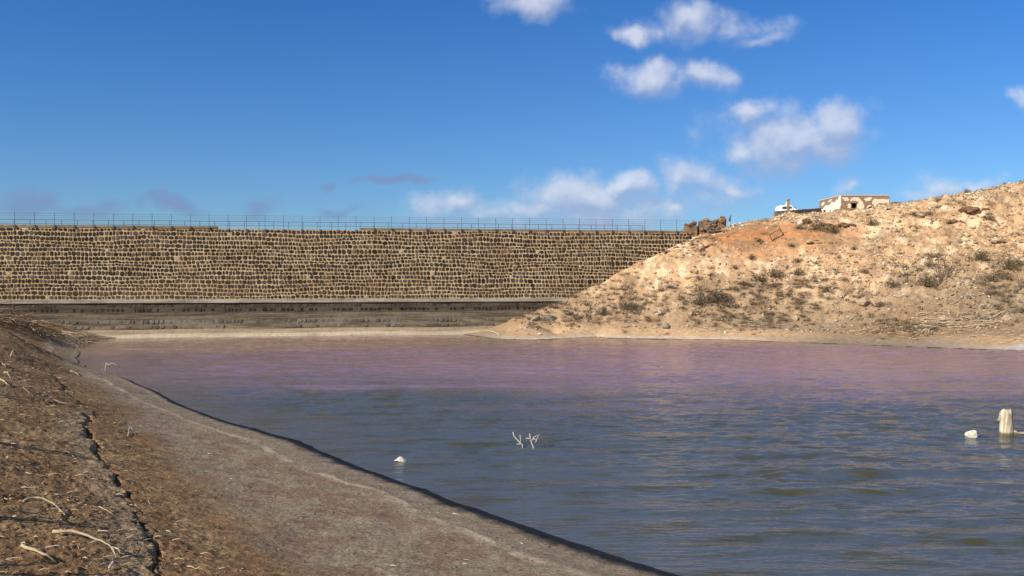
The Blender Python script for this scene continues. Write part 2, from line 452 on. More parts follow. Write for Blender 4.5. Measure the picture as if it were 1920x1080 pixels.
# far land stays plausible
nr, nc = XX.shape
V = np.stack([XX, YY, H], -1).reshape(-1, 3)
idx = np.arange(nr*nc).reshape(nr, nc)
Q = np.stack([idx[:-1, :-1], idx[:-1, 1:], idx[1:, 1:], idx[1:, :-1]], -1).reshape(-1, 4)
# soil colours (real differences of material)
def lerp(a, b, f): return a+(b-a)*f[..., None]
def ground_colour(x, y, h, b, sdist, hill, rough):
    c = np.zeros(x.shape+(3,))
    brown = np.array([.28, .165, .080]); ochre = np.array([.36, .235, .12]); greym = np.array([.31, .245, .165]); pink = np.array([.27, .185, .125]); crust = np.array([.58, .46, .33])
    c[:] = brown
    n = fbm(x, y, .35, 4, .55, 80); n_b = fbm(x, y, 1.2, 4, .6, 81)
    c = lerp(c, ochre, sstep(n_b+n*.6, -.1, .5))
    c = lerp(c, np.array([.13, .085, .045]), sstep(fbm(x, y, 2.2, 3, .6, 84), .08, .40)*.6)
    m = 1-sstep(b+.25*n, .62, 1.02)
    c = lerp(c, lerp(np.broadcast_to(greym, c.shape), pink, sstep(n_b-.3*n, -.15, .3)), m)
    c = lerp(c, np.array([.27, .22, .155]), (1-sstep(b, .12, .30))*.8)
    d1 = sdist+.35*fbm(x, y, .35, 3, .5, 50)
    line = np.exp(-((d1-2.25)/.22)**2)*sstep(n_b, -.35, .25)
    c = lerp(c, crust, line*.75*(1-hill))
    # pale dry lip beside the crack
    jd, js, _ = poly_dist(x, y, CRACK)
    lipw = np.where(js > 0, 1-sstep(jd+.7*n_b, .3, 1.3), 0)
    c = lerp(c, np.array([.42, .31, .19]), lipw*.6)
    # hill
    sand = np.array([.58, .37, .205]); lime = np.array([.80, .59, .37]); oran = np.array([.54, .245, .10]); grey = np.array([.27, .21, .14]); dark = np.array([.30, .20, .115])
    hc = np.zeros_like(c); hc[:] = sand
    q = fbm(x, y, .22, 5, .6, 90); q2 = fbm(x, y, .8, 4, .6, 91)
    hc = lerp(hc, lime, sstep(q2+.5*q, -.05, .35)*sstep(b, 2, 7))
    # orange earth patch by the dam end
    U = x/y*F+960; VV = HZ-(h-EYE)/y*F
    ow = np.exp(-(((x-33.5)/8)**2+((y-120.5)/6)**2)**1.5)
    ow2 = np.exp(-(((x-43)/4.5)**2+((y-117.5)/3)**2))
    hc = lerp(hc, oran, np.clip(ow*1.0+ow2*.7+q*.15, 0, 1)*sstep(ow+ow2, .05, .4))
    low = (1-sstep(b+1.5*q+.02*(x-30), 2.2, 8.5))
    hc = lerp(hc, grey, np.clip(low*(.5+.3*sstep(x, 15, 45))+.55*np.exp(-((b-7)/3.)**2)*sstep(x+6*q, 42, 54), 0, 1))
    hc = lerp(hc, dark, sstep(fbm(x, y, .5, 4, .6, 95), .02, .32)*.65*sstep(b, .8, 2.0))
    flat = 1-sstep(b, .75, 1.4)
    hc = lerp(hc, lerp(np.broadcast_to(np.array([.55, .37, .215]), c.shape), np.array([.60, .49, .37]), sstep(-(b), -.40, -.12)), flat)
    pb = np.exp(-(((x-44.5)/3.2)**2+((y-93.5)/.7)**2))+np.exp(-(((x-54)/3.5)**2+((y-88.6)/.7)**2))
    hc = lerp(hc, np.array([.50, .56, .60]), np.clip(pb*1.1, 0, 1)*sstep(n_b, -.4, .2))
    c = lerp(c, hc, hill)
    return c*np.clip(1+.0*x, 0, 2)[..., None]
COL = ground_colour(XX, YY, H, B, SD, HILL, ROUGH).reshape(-1, 3)
g = mesh_obj('ground', V, Q, MG, None, COL, True)
tag(g, kind='structure')
del V, Q, COL

# ------------------------------------------------------------------ water
MW, t, p = new_mat('lake_water')
pos = t.new('ShaderNodeNewGeometry').outputs['Position']
X, Yc, Z = t.sep(pos)
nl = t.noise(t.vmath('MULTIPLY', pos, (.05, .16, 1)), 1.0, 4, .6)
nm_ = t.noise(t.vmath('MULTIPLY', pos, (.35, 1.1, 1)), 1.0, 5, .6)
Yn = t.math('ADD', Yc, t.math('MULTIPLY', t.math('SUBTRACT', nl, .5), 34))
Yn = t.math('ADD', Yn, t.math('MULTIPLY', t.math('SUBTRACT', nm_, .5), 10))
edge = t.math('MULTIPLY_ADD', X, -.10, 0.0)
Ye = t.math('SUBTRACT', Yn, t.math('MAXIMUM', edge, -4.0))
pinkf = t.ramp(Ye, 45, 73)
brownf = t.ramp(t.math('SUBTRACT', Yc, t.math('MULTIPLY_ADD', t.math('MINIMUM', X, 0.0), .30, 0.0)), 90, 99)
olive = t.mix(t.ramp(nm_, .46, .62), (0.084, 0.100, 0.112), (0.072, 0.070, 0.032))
pk = t.mix(t.ramp(nm_, .40, .62), (0.38, 0.215, 0.295), (0.26, 0.195, 0.24))  # pink band: water's own tint plus a reflection painted into the body colour
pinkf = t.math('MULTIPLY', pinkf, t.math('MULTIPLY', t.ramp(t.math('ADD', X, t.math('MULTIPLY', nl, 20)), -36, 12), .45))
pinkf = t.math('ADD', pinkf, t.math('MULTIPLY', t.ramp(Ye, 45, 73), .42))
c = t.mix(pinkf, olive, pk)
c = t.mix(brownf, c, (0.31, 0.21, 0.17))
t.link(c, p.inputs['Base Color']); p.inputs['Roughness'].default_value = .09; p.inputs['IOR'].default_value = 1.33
w1 = t.noise(t.vmath('MULTIPLY', pos, (1.3, 4.2, 1)), 1.0, 3, .5, .2)
w2 = t.noise(t.vmath('MULTIPLY', pos, (5, 14, 1)), 1.0, 3, .6)
b1 = bump(t, p, w1, 1.0, .055)
bump(t, p, w2, .6, .010, b1)
wy = np.concatenate([np.linspace(-30, 15, 30), np.geomspace(15.3, 118, 760), np.linspace(119, 125, 4)])
wc = np.concatenate([-np.geomspace(3, .72, 14), np.linspace(-.70, .70, 560), np.geomspace(.72, 3, 14)])
WY, WS = np.meshgrid(wy, wc, indexing='ij'); WX = WS*np.maximum(WY, 12)
def ripple(x, y):
    z = 0
    rr = np.random.RandomState(3)
    amp = .5+.9*np.clip(.45+fbm(x*.35, y, .11, 3, .5, 100), 0, 1.2)
    sh_, sd2, _ = poly_dist(x, y, SHORE)
    amp *= .12+.88*sstep(sh_, .4, 7)
    amp *= 1-.72*np.exp(-(((x-3)/4.5)**2+((y-32)/5)**2))
    a = fbm(x*.30, y*1.0, 1.5, 3, .55, 110)      # long-crested ripples
    b_ = fbm(x*.5+.25*y, y-.15*x, 3.1, 2, .5, 120)
    c_ = fbm(x*.22-.1*y, y, .62, 2, .5, 130)
    d_ = fbm(x*.10+.04*y, y, 1.05, 2, .4, 140)*(1-sstep(y, 30, 48))
    return (amp*.8+.25)*d_*.13*sstep(sh_, .3, 4)+amp*(a*.105+b_*.040+c_*.075)
fade = 1-sstep(WY, 85, 118)*.5
fade *= sstep(WY, 5, 14)
WZ = ripple(WX, WY)*fade
# the sheet dips under the ground at its outer rows only
nr, nc = WX.shape; idx = np.arange(nr*nc).reshape(nr, nc)
keep = height(WX, WY, False) < .45
fk = keep[:-1, :-1] | keep[1:, 1:] | keep[:-1, 1:] | keep[1:, :-1]
Q = np.stack([idx[:-1, :-1], idx[:-1, 1:], idx[1:, 1:], idx[1:, :-1]], -1)[fk].reshape(-1, 4)
used = np.unique(Q); remap = np.full(nr*nc, -1); remap[used] = np.arange(len(used))
V = np.stack([WX, WY, WZ], -1).reshape(-1, 3)[used]
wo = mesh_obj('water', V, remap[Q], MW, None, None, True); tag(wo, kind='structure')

# ------------------------------------------------------------------ dam
DAM_R = math.atan(DM)
rnd = random.Random(11)
dam = empty('dam_wall', (-62.1, 103.5, 0), DAM_R, 'long masonry dam wall of dark rounded stones in pale mortar above a stepped grey base', 'dam')
# mortar and concrete
M_MORT, t, p = new_mat('mortar')
co = t.new('ShaderNodeTexCoord').outputs['Object']
n1 = t.noise(co, .35, 6, .6); n2 = t.noise(co, 3.5, 5, .65)
cm = t.mix(t.ramp(n1, .38, .62), (.50, .345, .18), (.64, .48, .28))
cm = t.mix(t.math('MULTIPLY', t.ramp(n2, .50, .72), .6), cm, (.26, .18, .11))
t.link(cm, p.inputs['Base Color']); p.inputs['Roughness'].default_value = .95; p.inputs['Specular IOR Level'].default_value = .1
bump(t, p, n2, .6, .06)
M_STONE, t, p = new_mat('dark_basalt')
co = t.new('ShaderNodeTexCoord').outputs['Object']
a = t.new('ShaderNodeVertexColor'); a.layer_name = 'Col'
n1 = t.noise(co, 5, 5, .65); n0 = t.noise(co, .22, 4, .6)
f = t.math('MULTIPLY_ADD', n1, 1.3, .35)
cm = t.mix(1.0, a.outputs[0], t.comb(f, f, f), 'MULTIPLY')
cm = t.mix(t.math('MULTIPLY', t.ramp(n0, .52, .72), .22), cm, (.20, .14, .085))
t.link(cm, p.inputs['Base Color']); p.inputs['Roughness'].default_value = .85; p.inputs['Specular IOR Level'].default_value = .2
bump(t, p, n1, .6, .05)
def stain_mat(name, lo, hi, streak, bl=(.36, .60), sx_=.5, sz_=4.0):
    m, t, p = new_mat(name)
    co = t.new('ShaderNodeTexCoord').outputs['Object']
    n1 = t.noise(t.vmath('MULTIPLY', co, (sx_*.35, 1, sz_*.45)), 1.0, 6, .65)
    n2 = t.noise(co, 2.4, 6, .7); n3 = t.noise(t.vmath('MULTIPLY', co, (.5, 1, 3.5)), 1.0, 6, .65)
    c = t.mix(t.ramp(n1, *bl), lo, hi)
    c = t.mix(t.math('MULTIPLY', t.ramp(n2, .45, .7), .55), c, streak)
    c = t.mix(t.math('MULTIPLY', t.ramp(n3, .55, .68), .5), c, tuple(q*.45 for q in lo))
    a = t.new('ShaderNodeVertexColor'); a.layer_name = 'Col'
    c = t.mix(1.0, c, a.outputs[0], 'MULTIPLY')
    t.link(c, p.inputs['Base Color']); p.inputs['Roughness'].default_value = .93; p.inputs['Specular IOR Level'].default_value = .15
    bump(t, p, n2, .6, .08)
    return m
M_PALE = stain_mat('pale_silt_coated_toe', (.50, .39, .27), (.76, .65, .50), (.42, .32, .21), (.3, .55), .3, 7)
M_CAP = stain_mat('ledge_mortar', (.30, .26, .20), (.50, .44, .36), (.22, .18, .13))
M_BAND = stain_mat('grey_algae_band', (.060, .047, .032), (.14, .112, .080), (.10, .078, .052))
M_TIER = stain_mat('washed_masonry', (.12, .095, .065), (.28, .23, .165), (.12, .095, .065))
M_TOE2 = stain_mat('brown_silt_coated_toe', (.33, .25, .16), (.50, .40, .27), (.28, .21, .14), (.3, .6), .3, 7)
M_TIER2 = stain_mat('algae_stained_tier', (.09, .07, .048), (.26, .21, .15), (.11, .085, .06), (.35, .6), .4, 6)
U0, U1 = -60, 88.4
def slab(name, z0, z1, v0, v1, mat, vb=None, step=2.0, back=7.0, u0=U0, u1=U1, jit=1):
    """a long course; front face slightly uneven"""
    us = np.arange(u0, u1+.01, step); mb = MB(); vs = []; fs = []
    for i, uu in enumerate(us):
        j = jit*(.05*math.sin(uu*.7+z0)+.04*rnd.uniform(-1, 1)); k = jit*.03*math.sin(uu*.33)
        vs += [(uu, v0+j, z0), (uu, v1+j*.6, z1+k), (uu, back, z1+k), (uu, back, z0)]
    for i in range(len(us)-1):
        a_ = i*4; b_ = a_+4
        for q in range(4): fs.append((a_+q, b_+q, b_+(q+1) % 4, a_+(q+1) % 4))
    fs.append((0, 1, 2, 3)); e = (len(us)-1)*4; fs.append((e+3, e+2, e+1, e))
    mb.add(vs, fs); return mb.build(name, mat, dam)
slab('toe_course', -1.2, .46, -.10, .0, M_PALE, back=2.0)
slab('toe_course', .46, .98, .30, .34, M_TOE2, back=2.6)
slab('base_tier', .98, 1.62, .62, .66, M_TIER, back=3.0)
slab('base_tier', 1.62, 2.25, .80, .84, M_TIER, back=3.2)
slab('dark_band', 3.0, 4.28, 1.12, 1.16, M_BAND, back=3.6, jit=.2)
slab('base_tier', 2.25, 3.0, 1.0, 1.03, M_TIER2, back=3.4)
slab('ledge_course', 4.28, 4.72, .98, 1.02, M_CAP, back=3.9)
VB, VT, ZB, ZT = 1.50, 2.40, 4.72, 13.72
slab('wall_core', ZB, ZT, VB, VT, M_MORT, back=6.0, jit=0)
def vface(z): return VB+(VT-VB)*(z-ZB)/(ZT-ZB)
# facing stones of the wall
def face_stones(name, z0, z1, rows, wmean, vf, palette, mat, inset, depth, u0=-16, u1=88.2, wav=.10, skip=0.0, edge=None):
    mb_v = []; mb_f = []; mb_c = []
    rh = (z1-z0)/rows
    rr = random.Random(hash(name) % 1000 if False else int(z0*100)+rows)
    ph = [rr.uniform(0, 99) for _ in range(rows+1)]
    # row boundaries wander
    def bz(k, uu):
        if k == 0: return z0+.03
        if k == rows: return z1-.04
        return z0+k*rh+wav*mnoise.noise((uu*.11, k*.37, 3.3))*1.5+wav*.5*mnoise.noise((uu*.6, k*1.7, 9.1))
    for k in range(rows):
        uu = u0+rr.uniform(0, .5)
        while uu < u1:
            wd = wmean*rr.choice([.62, .75, .85, .95, 1, 1, 1.1, 1.25, 1.6])*rr.uniform(.85, 1.15)
            a0, a1 = uu+inset*rr.uniform(.5, 1.4), uu+wd-inset*rr.uniform(.5, 1.4)
            uu += wd
            if a1-a0 < .1 or rr.random() < skip: continue
            mc = (a0+a1)/2
            zj = rr.uniform(-1, 1)*wav*.16; zz0 = bz(k, mc)+inset*rr.uniform(.4, 1.6)+zj; zz1 = bz(k+1, mc)-inset*rr.uniform(.4, 1.6)+zj
            if zz1-zz0 < .1: continue
            hw, hh = (a1-a0)/2, (zz1-zz0)/2; zc = (zz0+zz1)/2
            n = 10; rot = rr.uniform(-.08, .08); pw = rr.uniform(.62, .95); b = len(mb_v)
            pr = depth*rr.uniform(.5, 1.3)
            pts = []
            for i in range(n):
                th = 2*math.pi*(i+.5)/n; ct_, st_ = math.cos(th), math.sin(th)
                q = rr.uniform(.82, 1.10)
                xx = math.copysign(abs(ct_)**pw, ct_)*hw*q; yy = math.copysign(abs(st_)**pw, st_)*hh*q
                pts.append((xx+yy*rot, yy-xx*rot))
            for s_, dd in ((1.0, -.02), (.97, pr*.6), (.78, pr)):
                for (xx, yy) in pts:
                    z_ = zc+yy*s_; mb_v.append((mc+xx*s_, vf(z_)-dd, z_))
            for r_ in range(2):
                for i in range(n): mb_f.append((b+r_*n+i, b+r_*n+(i+1) % n, b+(r_+1)*n+(i+1) % n, b+(r_+1)*n+i))
            mb_f.append(tuple(b+2*n+i for i in range(n)))
            c = palette(rr, mc, zc)
            mb_c += [c]*(3*n)
    return mesh_obj(name, mb_v, mb_f, mat, dam, np.array(mb_c, np.float32), False)
def pal_wall(rr, uu, z):
    g = rr.choice([.024, .028, .033, .038, .045, .055, .075, .11])*rr.uniform(.85, 1.2)
    wm = rr.uniform(0, 1); c = (g*1.15+.005*wm, g*(.92-.05*wm), g*(.80-.14*wm))
    if rr.random() < .05: c = (.18, .13, .075)
    if rr.random() < .006: c = (.55, .42, .28)
    fade = mnoise.noise((uu*.07, z*.25, 1.0))
    lowf = max(0, min(1, (6.0-z)/1.6))*.35
    k = min(.6, max(0, fade*.55-.05)+lowf*.7)
    return tuple(a_*(1-k)+b_*k for a_, b_ in zip(c, (.15, .115, .070)))
face_stones('facing_stones', ZB, ZT, 18, .47, vface, pal_wall, M_STONE, .030, .055, wav=.22)
def pal_band(rr, uu, z):
    d = .028 if (3.0 < z < 3.65) else .07
    g = d*rr.choice([.6, .9, 1.1, 1.4, 1.0, 2.0 if z < 3 else 1.0]); return (g*1.1, g*.97, g*.78)
face_stones('band_stones', 3.08, 4.22, 2, .55, lambda z: 1.12+.04*(z-3)/1.28, pal_band, M_STONE, .05, .03, wav=.03, skip=.35)
def pal_tier(rr, uu, z):
    g = rr.choice([.13, .16, .19, .24, .15]); return (g*1.1, g*.95, g*.82)
face_stones('tier_stones', 1.64, 2.22, 1, .6, lambda z: .80, pal_tier, M_STONE, .03, .03, wav=.02, skip=.35)
face_stones('tier_stones', 1.0, 1.58, 1, .7, lambda z: .62, pal_tier, M_STONE, .03, .04, wav=.02, skip=.6)
# kerb on the crest (missing between two points)
def u_of_px(px, v=2.4):
    x, Y = dam_at_px(px, v); return ((x+62.1)+DM*(Y-103.5))/math.hypot(1, DM)
M_KERB = stain_mat('weathered_concrete_kerb', (.20, .15, .09), (.36, .28, .19), (.16, .12, .08))
u408, u675 = u_of_px(408), u_of_px(676)
kb = MB(); kb.box(U0, u408, VT-.05, VT+.40, ZT+.002, ZT+.34, bev=.02); kb.build('kerb', M_KERB, dam)
kb = MB(); kb.box(u675, U1, VT-.03, VT+.40, ZT+.002, ZT+.30, bev=.02); kb.build('kerb', M_KERB, dam)
# crest roadway
kb = MB(); kb.box(U0, U1, VT+.6, 5.9, ZT+.003, ZT+.06); kb.build('crest_path', M_KERB, dam)

# near fence of thin posts and wires, clamped to the kerb
fence = empty('wire_fence', (-62.1, 103.5, 0), DAM_R, 'thin grey wire fence with slender posts along the water side of the dam crest', 'fence')
ua, ub = u_of_px(27, 2.3), u_of_px(1269, 2.3)
du = (ub-ua)/37
pm = MB(); pm.tube([(0, 0, 0), (0, 0, 1.86)], .032, 6); pm.box(-.11, .11, -.09, .11, -.34, -.02)
ZF = ZT+.02
post0 = None
for i in range(-5, 41):
    uu = ua+i*du
    onk = uu < u408 or uu > u675
    if post0 is None:
        post0 = pm.build('post', M_STEEL, fence); q = post0
    else:
        q = post0.copy(); C.objects.link(q); q.parent = fence
    q.location = (uu, VT-.10, ZF+(.28 if onk else .0)); q.scale = (1, 1, (15.55-q.location.z)/1.86)
    q.rotation_euler = (R(rnd.uniform(-1.2, 1.2)), R(rnd.uniform(-1, 1)), 0)
for k, zz in enumerate((15.48, 15.22, 14.96, 14.70, 14.45, 14.20)):
    m = MB(); pts = []
    for i in range(-5, 41):
        pts.append((ua+i*du, VT-.10, zz)); pts.append((ua+(i+.5)*du, VT-.10, zz-.03*rnd.random()))
    m.tube(pts[:-1], .012, 4); m.build('wire', M_WIRE, fence)
# far railing of pipe on the other side of the crest
rail = empty('pipe_railing', (-62.1, 103.5, 0), DAM_R, 'low pipe railing with two rails along the far side of the dam crest', 'railing')
rp = MB(); rp.tube([(0, 0, 0), (0, 0, 1.12)], .038, 6)
r0 = None
ra = u_of_px(26, 5.6); dr = (u_of_px(458, 5.6)-ra)/15
for i in range(-6, 45):
    if r0 is None: r0 = rp.build('post', M_STEEL2, rail); q = r0
    else: q = r0.copy(); C.objects.link(q); q.parent = rail
    q.location = (ra+i*dr, 5.6, ZT+.06)
for zz, rd in ((1.12, .036), (.60, .028)):
    m = MB(); m.tube([(ra-6*dr, 5.6, ZT+.06+zz), (ra+20*dr, 5.6, ZT+.07+zz), (ra+44*dr, 5.6, ZT+.06+zz)], rd, 6); m.build('rail', M_STEEL2, rail)

# ------------------------------------------------------------------ generic natural things
def rock_mesh(seed, sub=3, flat=.6, rough=.35, ang=1.0):
    bm = bmesh.new(); bmesh.ops.create_icosphere(bm, subdivisions=sub, radius=1)
    o = Vector((seed*3.7, seed*1.3, seed*.7))
    cuts = []
    rr = random.Random(seed)
    for _ in range(int(16*ang)):
        n = Vector((rr.uniform(-1, 1), rr.uniform(-1, 1), rr.uniform(-.5, 1))).normalized(); cuts.append((n, rr.uniform(.42, .80)))
    for q in bm.verts:
        d = q.co.normalized()
        r = 1+rough*mnoise.fractal(d*1.1+o, 1, 2, 3)
        c = d*r
        for n, k in cuts:
            e = c.dot(n)-k
            if e > 0: c -= n*e*.9
        c += d*.10*rough*2*mnoise.fractal(d*4+o, 1, 2, 3)
        q.co = Vector((c.x, c.y, c.z*flat))
    V = [q.co[:] for q in bm.verts]; Fs = [[q.index for q in f.verts] for f in bm.faces]
    bm.free(); return V, Fs
def rock(name, p, size, mat, label, cat='rock', seed=1, flat=.6, rz=0, stretch=(1, 1, 1), sink=.25, group=None, tilt=(0, 0), sub=3, rough=.35, ang=1.0):
    V, Fs = rock_mesh(seed, sub, flat, rough, ang)
    M = Matrix.Rotation(tilt[1], 3, 'Y')@Matrix.Rotation(tilt[0], 3, 'X')
    V = [tuple(M@Vector((a*size*stretch[0], b*size*stretch[1], c*size*stretch[2]))) for a, b, c in V]
    zmin = min(v[2] for v in V); zmax = max(v[2] for v in V)
    V = [(a, b, c-zmin-sink*(zmax-zmin)) for a, b, c in V]
    o = mesh_obj(name, V, Fs, mat, None, None, False, loc=p); o.rotation_euler = (0, 0, rz)
    return tag(o, label, cat, group)
def branch_rec(mb, p, d, L, r, depth, rr, col=None, wig=.25, spread=.7, kids=3, n=5, up=0.0, tips=None):
    seg = 4; pts = [p.copy()]; q = p.copy(); dd = d.copy()
    for i in range(seg):
        dd = (dd+Vector((rr.uniform(-1, 1), rr.uniform(-1, 1), rr.uniform(-1, 1)))*wig+Vector((0, 0, up))).normalized()
        q = q+dd*(L/seg); pts.append(q.copy())
    rad = [r*(1-.55*i/seg) for i in range(seg+1)]
    mb.tube(pts, rad, n, col)
    if tips is not None and depth == 0: tips.append(pts[-1])
    if depth > 0:
        for k in range(kids):
            i = rr.randint(2, seg); nd = (dd+Vector((rr.uniform(-1, 1), rr.uniform(-1, 1), rr.uniform(-.6, 1)))*spread).normalized()
            branch_rec(mb, pts[i], nd, L*rr.uniform(.5, .8), rad[i]*.7, depth-1, rr, col, wig, spread, kids, max(3, n-1), up, tips)
    return pts

# shrub prototypes: many fine twigs and leaf clumps
def shrub_mesh(seed, cols, n=520, flat=.62, leaf=.075, twigs=60):
    rr = random.Random(seed); V = []; Fs = []; K = []
    lob = [(Vector((rr.uniform(-.55, .55), rr.uniform(-.55, .55), rr.uniform(.1, .5)*flat)), rr.uniform(.3, .55)) for _ in range(7)]
    def tri(a, b, c_, col):
        k = len(V); V.extend([a[:], b[:], c_[:]]); Fs.append((k, k+1, k+2)); K.extend([col]*3)
    for _ in range(twigs):
        a = rr.uniform(0, 6.28); e = rr.uniform(.15, 1.5)
        d = Vector((math.cos(a)*math.cos(e), math.sin(a)*math.cos(e), math.sin(e)*flat*1.1)); L = rr.uniform(.7, 1.15)
        s_ = Vector((-math.sin(a), math.cos(a), 0))*.014
        p0 = d*.05; p1 = d*L
        tri(p0-s_, p0+s_, p1, (.20, .15, .10)); tri(p0-Vector((0, 0, .014)), p0+Vector((0, 0, .014)), p1, (.24, .18, .12))
    for _ in range(n):
        c0, r0_ = rr.choice(lob)
        d = Vector((rr.gauss(0, 1), rr.gauss(0, 1), rr.gauss(0, 1))).normalized()*r0_*rr.uniform(.45, 1.05)
        p0 = c0+Vector((d.x, d.y, d.z*flat*1.2))
        if p0.z < 0: p0.z *= -.5
        a = Vector((rr.uniform(-1, 1), rr.uniform(-1, 1), rr.uniform(-.6, 1))).normalized()*leaf*rr.uniform(.6, 1.6)
        b = Vector((rr.uniform(-1, 1), rr.uniform(-1, 1), rr.uniform(-1, 1))).normalized()*leaf*.45
        col = rr.choice(cols); g_ = rr.uniform(.75, 1.25)
        tri(p0-b, p0+b, p0+a, tuple(q*g_ for q in col))
    return V, Fs, K
PG = [(.12, .095, .06), (.16, .125, .08), (.20, .16, .11), (.10, .085, .06)]
PO = [(.13, .11, .05), (.17, .135, .06), (.10, .085, .04), (.22, .17, .085)]
PB = [(.26, .19, .115), (.20, .14, .085), (.32, .24, .15), (.15, .11, .07)]
SHR = {}
for key, pal in (('grey', PG), ('olive', PO), ('brown', PB)):
    SHR[key] = []
    for s in range(2):
        V, Fs, K = shrub_mesh(31+s*7+len(key), pal)
        me = mesh_obj('shrub', V, Fs, M_TWIG, None, np.array(K, np.float32))
        SHR[key].append(me.data); bpy.data.objects.remove(me)
def shrub(px, py, wpx, key, label, flat=1.0, group='dry shrubs on the hillside'):
    p = ray_ground(px, py, 80, 170)
    o = bpy.data.objects.new('shrub', rnd.choice(SHR[key])); C.objects.link(o)
    s = wpx/F*p.y/1.7
    o.location = (p.x, p.y, p.z-.05); o.scale = (s, s*.9, s*flat*1.35); o.rotation_euler = (0, 0, rnd.uniform(0, 6.28))
    return tag(o, label, 'shrub', group)
for a in [
    (1422,454,17,'olive','small dark shrub alone on the smooth orange earth below the rusty frame'),
    (1484,463,18,'grey','small grey shrub on orange soil just right of the rusty frame'),
    (1408,486,26,'olive','olive shrub on the slope midway between the orange earth and the shore'),
    (1380,505,18,'olive','tiny olive shrub left of the larger olive one in the middle of the slope'),
    (1497,492,24,'grey','upper one of two shrubs standing one above the other in the slope gully'),
    (1494,515,28,'olive','lower one of two shrubs standing one above the other in the slope gully'),
    (1450,520,44,'grey','broad grey shrub on pale stones in the centre of the hillside'),
    (1424,528,34,'grey','grey shrub touching the left side of the broad central hillside shrub'),
    (1394,535,26,'grey','dark grey shrub at the top left end of the dead brush belt'),
    (1345,566,60,'grey','wide low grey shrub in the brush belt above the shore sand'),
    (1312,572,50,'grey','wispy grey shrub at the left end of the brush belt above the shore boulder'),
    (1530,432,44,'brown','brown shrub in the shade of the rock bank below the walled yard'),
    (1562,436,36,'grey','grey shrub at the foot of the rock bank below the ruined house'),
    (1500,430,28,'brown','brown shrub at the left end of the rock bank below the yard wall'),
    (1632,424,34,'olive','olive shrub at the right end of the rock bank below the house'),
    (1600,470,20,'olive','small olive shrub alone on the pale slope below the house'),
    (1712,404,20,'grey','small grey shrub between pale slabs right of the ruined house'),
    (1740,404,18,'grey','small grey shrub beside the white slab right of the house'),
    (1757,380,22,'brown','dark brown shrub on the skyline, left one near the pale slabs'),
    (1812,362,20,'brown','dark shrub on the skyline, right of the two brown ones'),
    (1884,344,14,'olive','little olive shrub on the top right of the skyline'),
    (1855,412,30,'grey','grey shrub on the upper right slope below the brown outcrop'),
    (1840,487,44,'olive','rounded olive shrub on the right, above the bare tree level'),
    (1735,536,54,'olive','dark green low shrub at the foot of the bare tree'),
    (1890,505,60,'olive','wide dark olive shrub at the right frame edge'),
    (1860,528,40,'brown','brown shrub below the rounded olive shrub on the right'),
    (1675,538,36,'grey','grey shrub left of the bare tree on rubble'),
    (1650,575,30,'grey','grey shrub low on the slope above the driftwood heap'),
    (1180,583,46,'grey','grey brushy shrub on the low slope near the dam end'),
    (1130,590,30,'grey','small grey shrub left of the brushy one near the dam end'),
    (1115,527,30,'brown','brown shrub against the dam masonry where the slope meets it'),
    (1620,512,22,'grey','small grey shrub on pale rubble in the mid slope'),
    (1550,545,30,'grey','grey shrub in the rubble left of a white stone'),
    (1255,540,18,'grey','small shrub on the bare slope close to the dam'),
]: shrub(*a)

# scrub as cover
def scatter_px(n, rr, x0, x1, y0, y1, dens):
    """world points on the hill, thinned by a density function"""
    pts = []
    while len(pts) < n:
        k = 4000
        x = rr.uniform(0, 80, k); y = rr.uniform(95, 134, k)
        b = rbf(x, y)
        U = x/y*F+960; ok = (U < 2050) & (b > .5) & (y > dam_y(x)-60)
        dmy = dam_y(x)+2
        ok &= ~((x < 26) & (y > dmy))
        ok &= rr.rand(k) < dens(x, y, b)
        for i in np.nonzero(ok)[0]: pts.append((x[i], y[i]))
    pts = np.array(pts[:n]); z = height(pts[:, 0], pts[:, 1])
    return pts[:, 0], pts[:, 1], z
def stuff_shrubs(name, n, smin, smax, dens, seed, pal, nt, leaf):
    rr = np.random.RandomState(seed)
    x, y, z = scatter_px(n, rr, 0, 0, 0, 0, dens)
    VV = []; FF = []; KK = []; off = 0
    protos = [shrub_mesh(seed+k, pal, nt, .6, leaf, 26) for k in range(4)]
    pr = [(np.array(a), np.array(b), np.array(c)) for a, b, c in protos]
    for i in range(n):
        a, b, c = pr[i % 4]; s = rr.uniform(smin, smax); th = rr.uniform(0, 6.28)
        ca, sa = math.cos(th), math.sin(th)
        v = np.stack([(a[:, 0]*ca-a[:, 1]*sa)*s+x[i], (a[:, 0]*sa+a[:, 1]*ca)*s+y[i], a[:, 2]*s+z[i]-.03], -1)
        VV.append(v); FF.append(b+off); KK.append(c*rr.uniform(.75, 1.3)); off += len(a)
    o = mesh_obj(name, np.concatenate(VV), np.concatenate(FF), M_TWIG, None, np.concatenate(KK))
    return tag(o, kind='stuff')
def d_scrub(x, y, b):
    q = fbm(x, y, .14, 3, .5, 200)
    low = (1-sstep(b, 4, 9))*sstep(b, 1.0, 1.8)
    return np.clip(.02+.6*low*sstep(q, -.2, .25)+.12*sstep(q, .12, .4)+1.1*np.exp(-((b-5.2-.05*(x-31))/1.4)**2)*sstep(x, 22, 28)*(1-sstep(x, 37, 42))*sstep(q, -.35, .1)+.8*np.exp(-((b-6.5)/2.6)**2)*sstep(x, 44, 52)*sstep(q, -.25, .2), 0, 1)*(1-.95*np.exp(-(((x-33)/8)**2+((y-120)/6)**2)))
o = stuff_shrubs('dry_scrub', 1700, .22, .95, d_scrub, 5, PB+PG, 90, .11)
tag(o, 'sparse dry grey-brown scrub scattered over the rocky hillside', 'scrub')

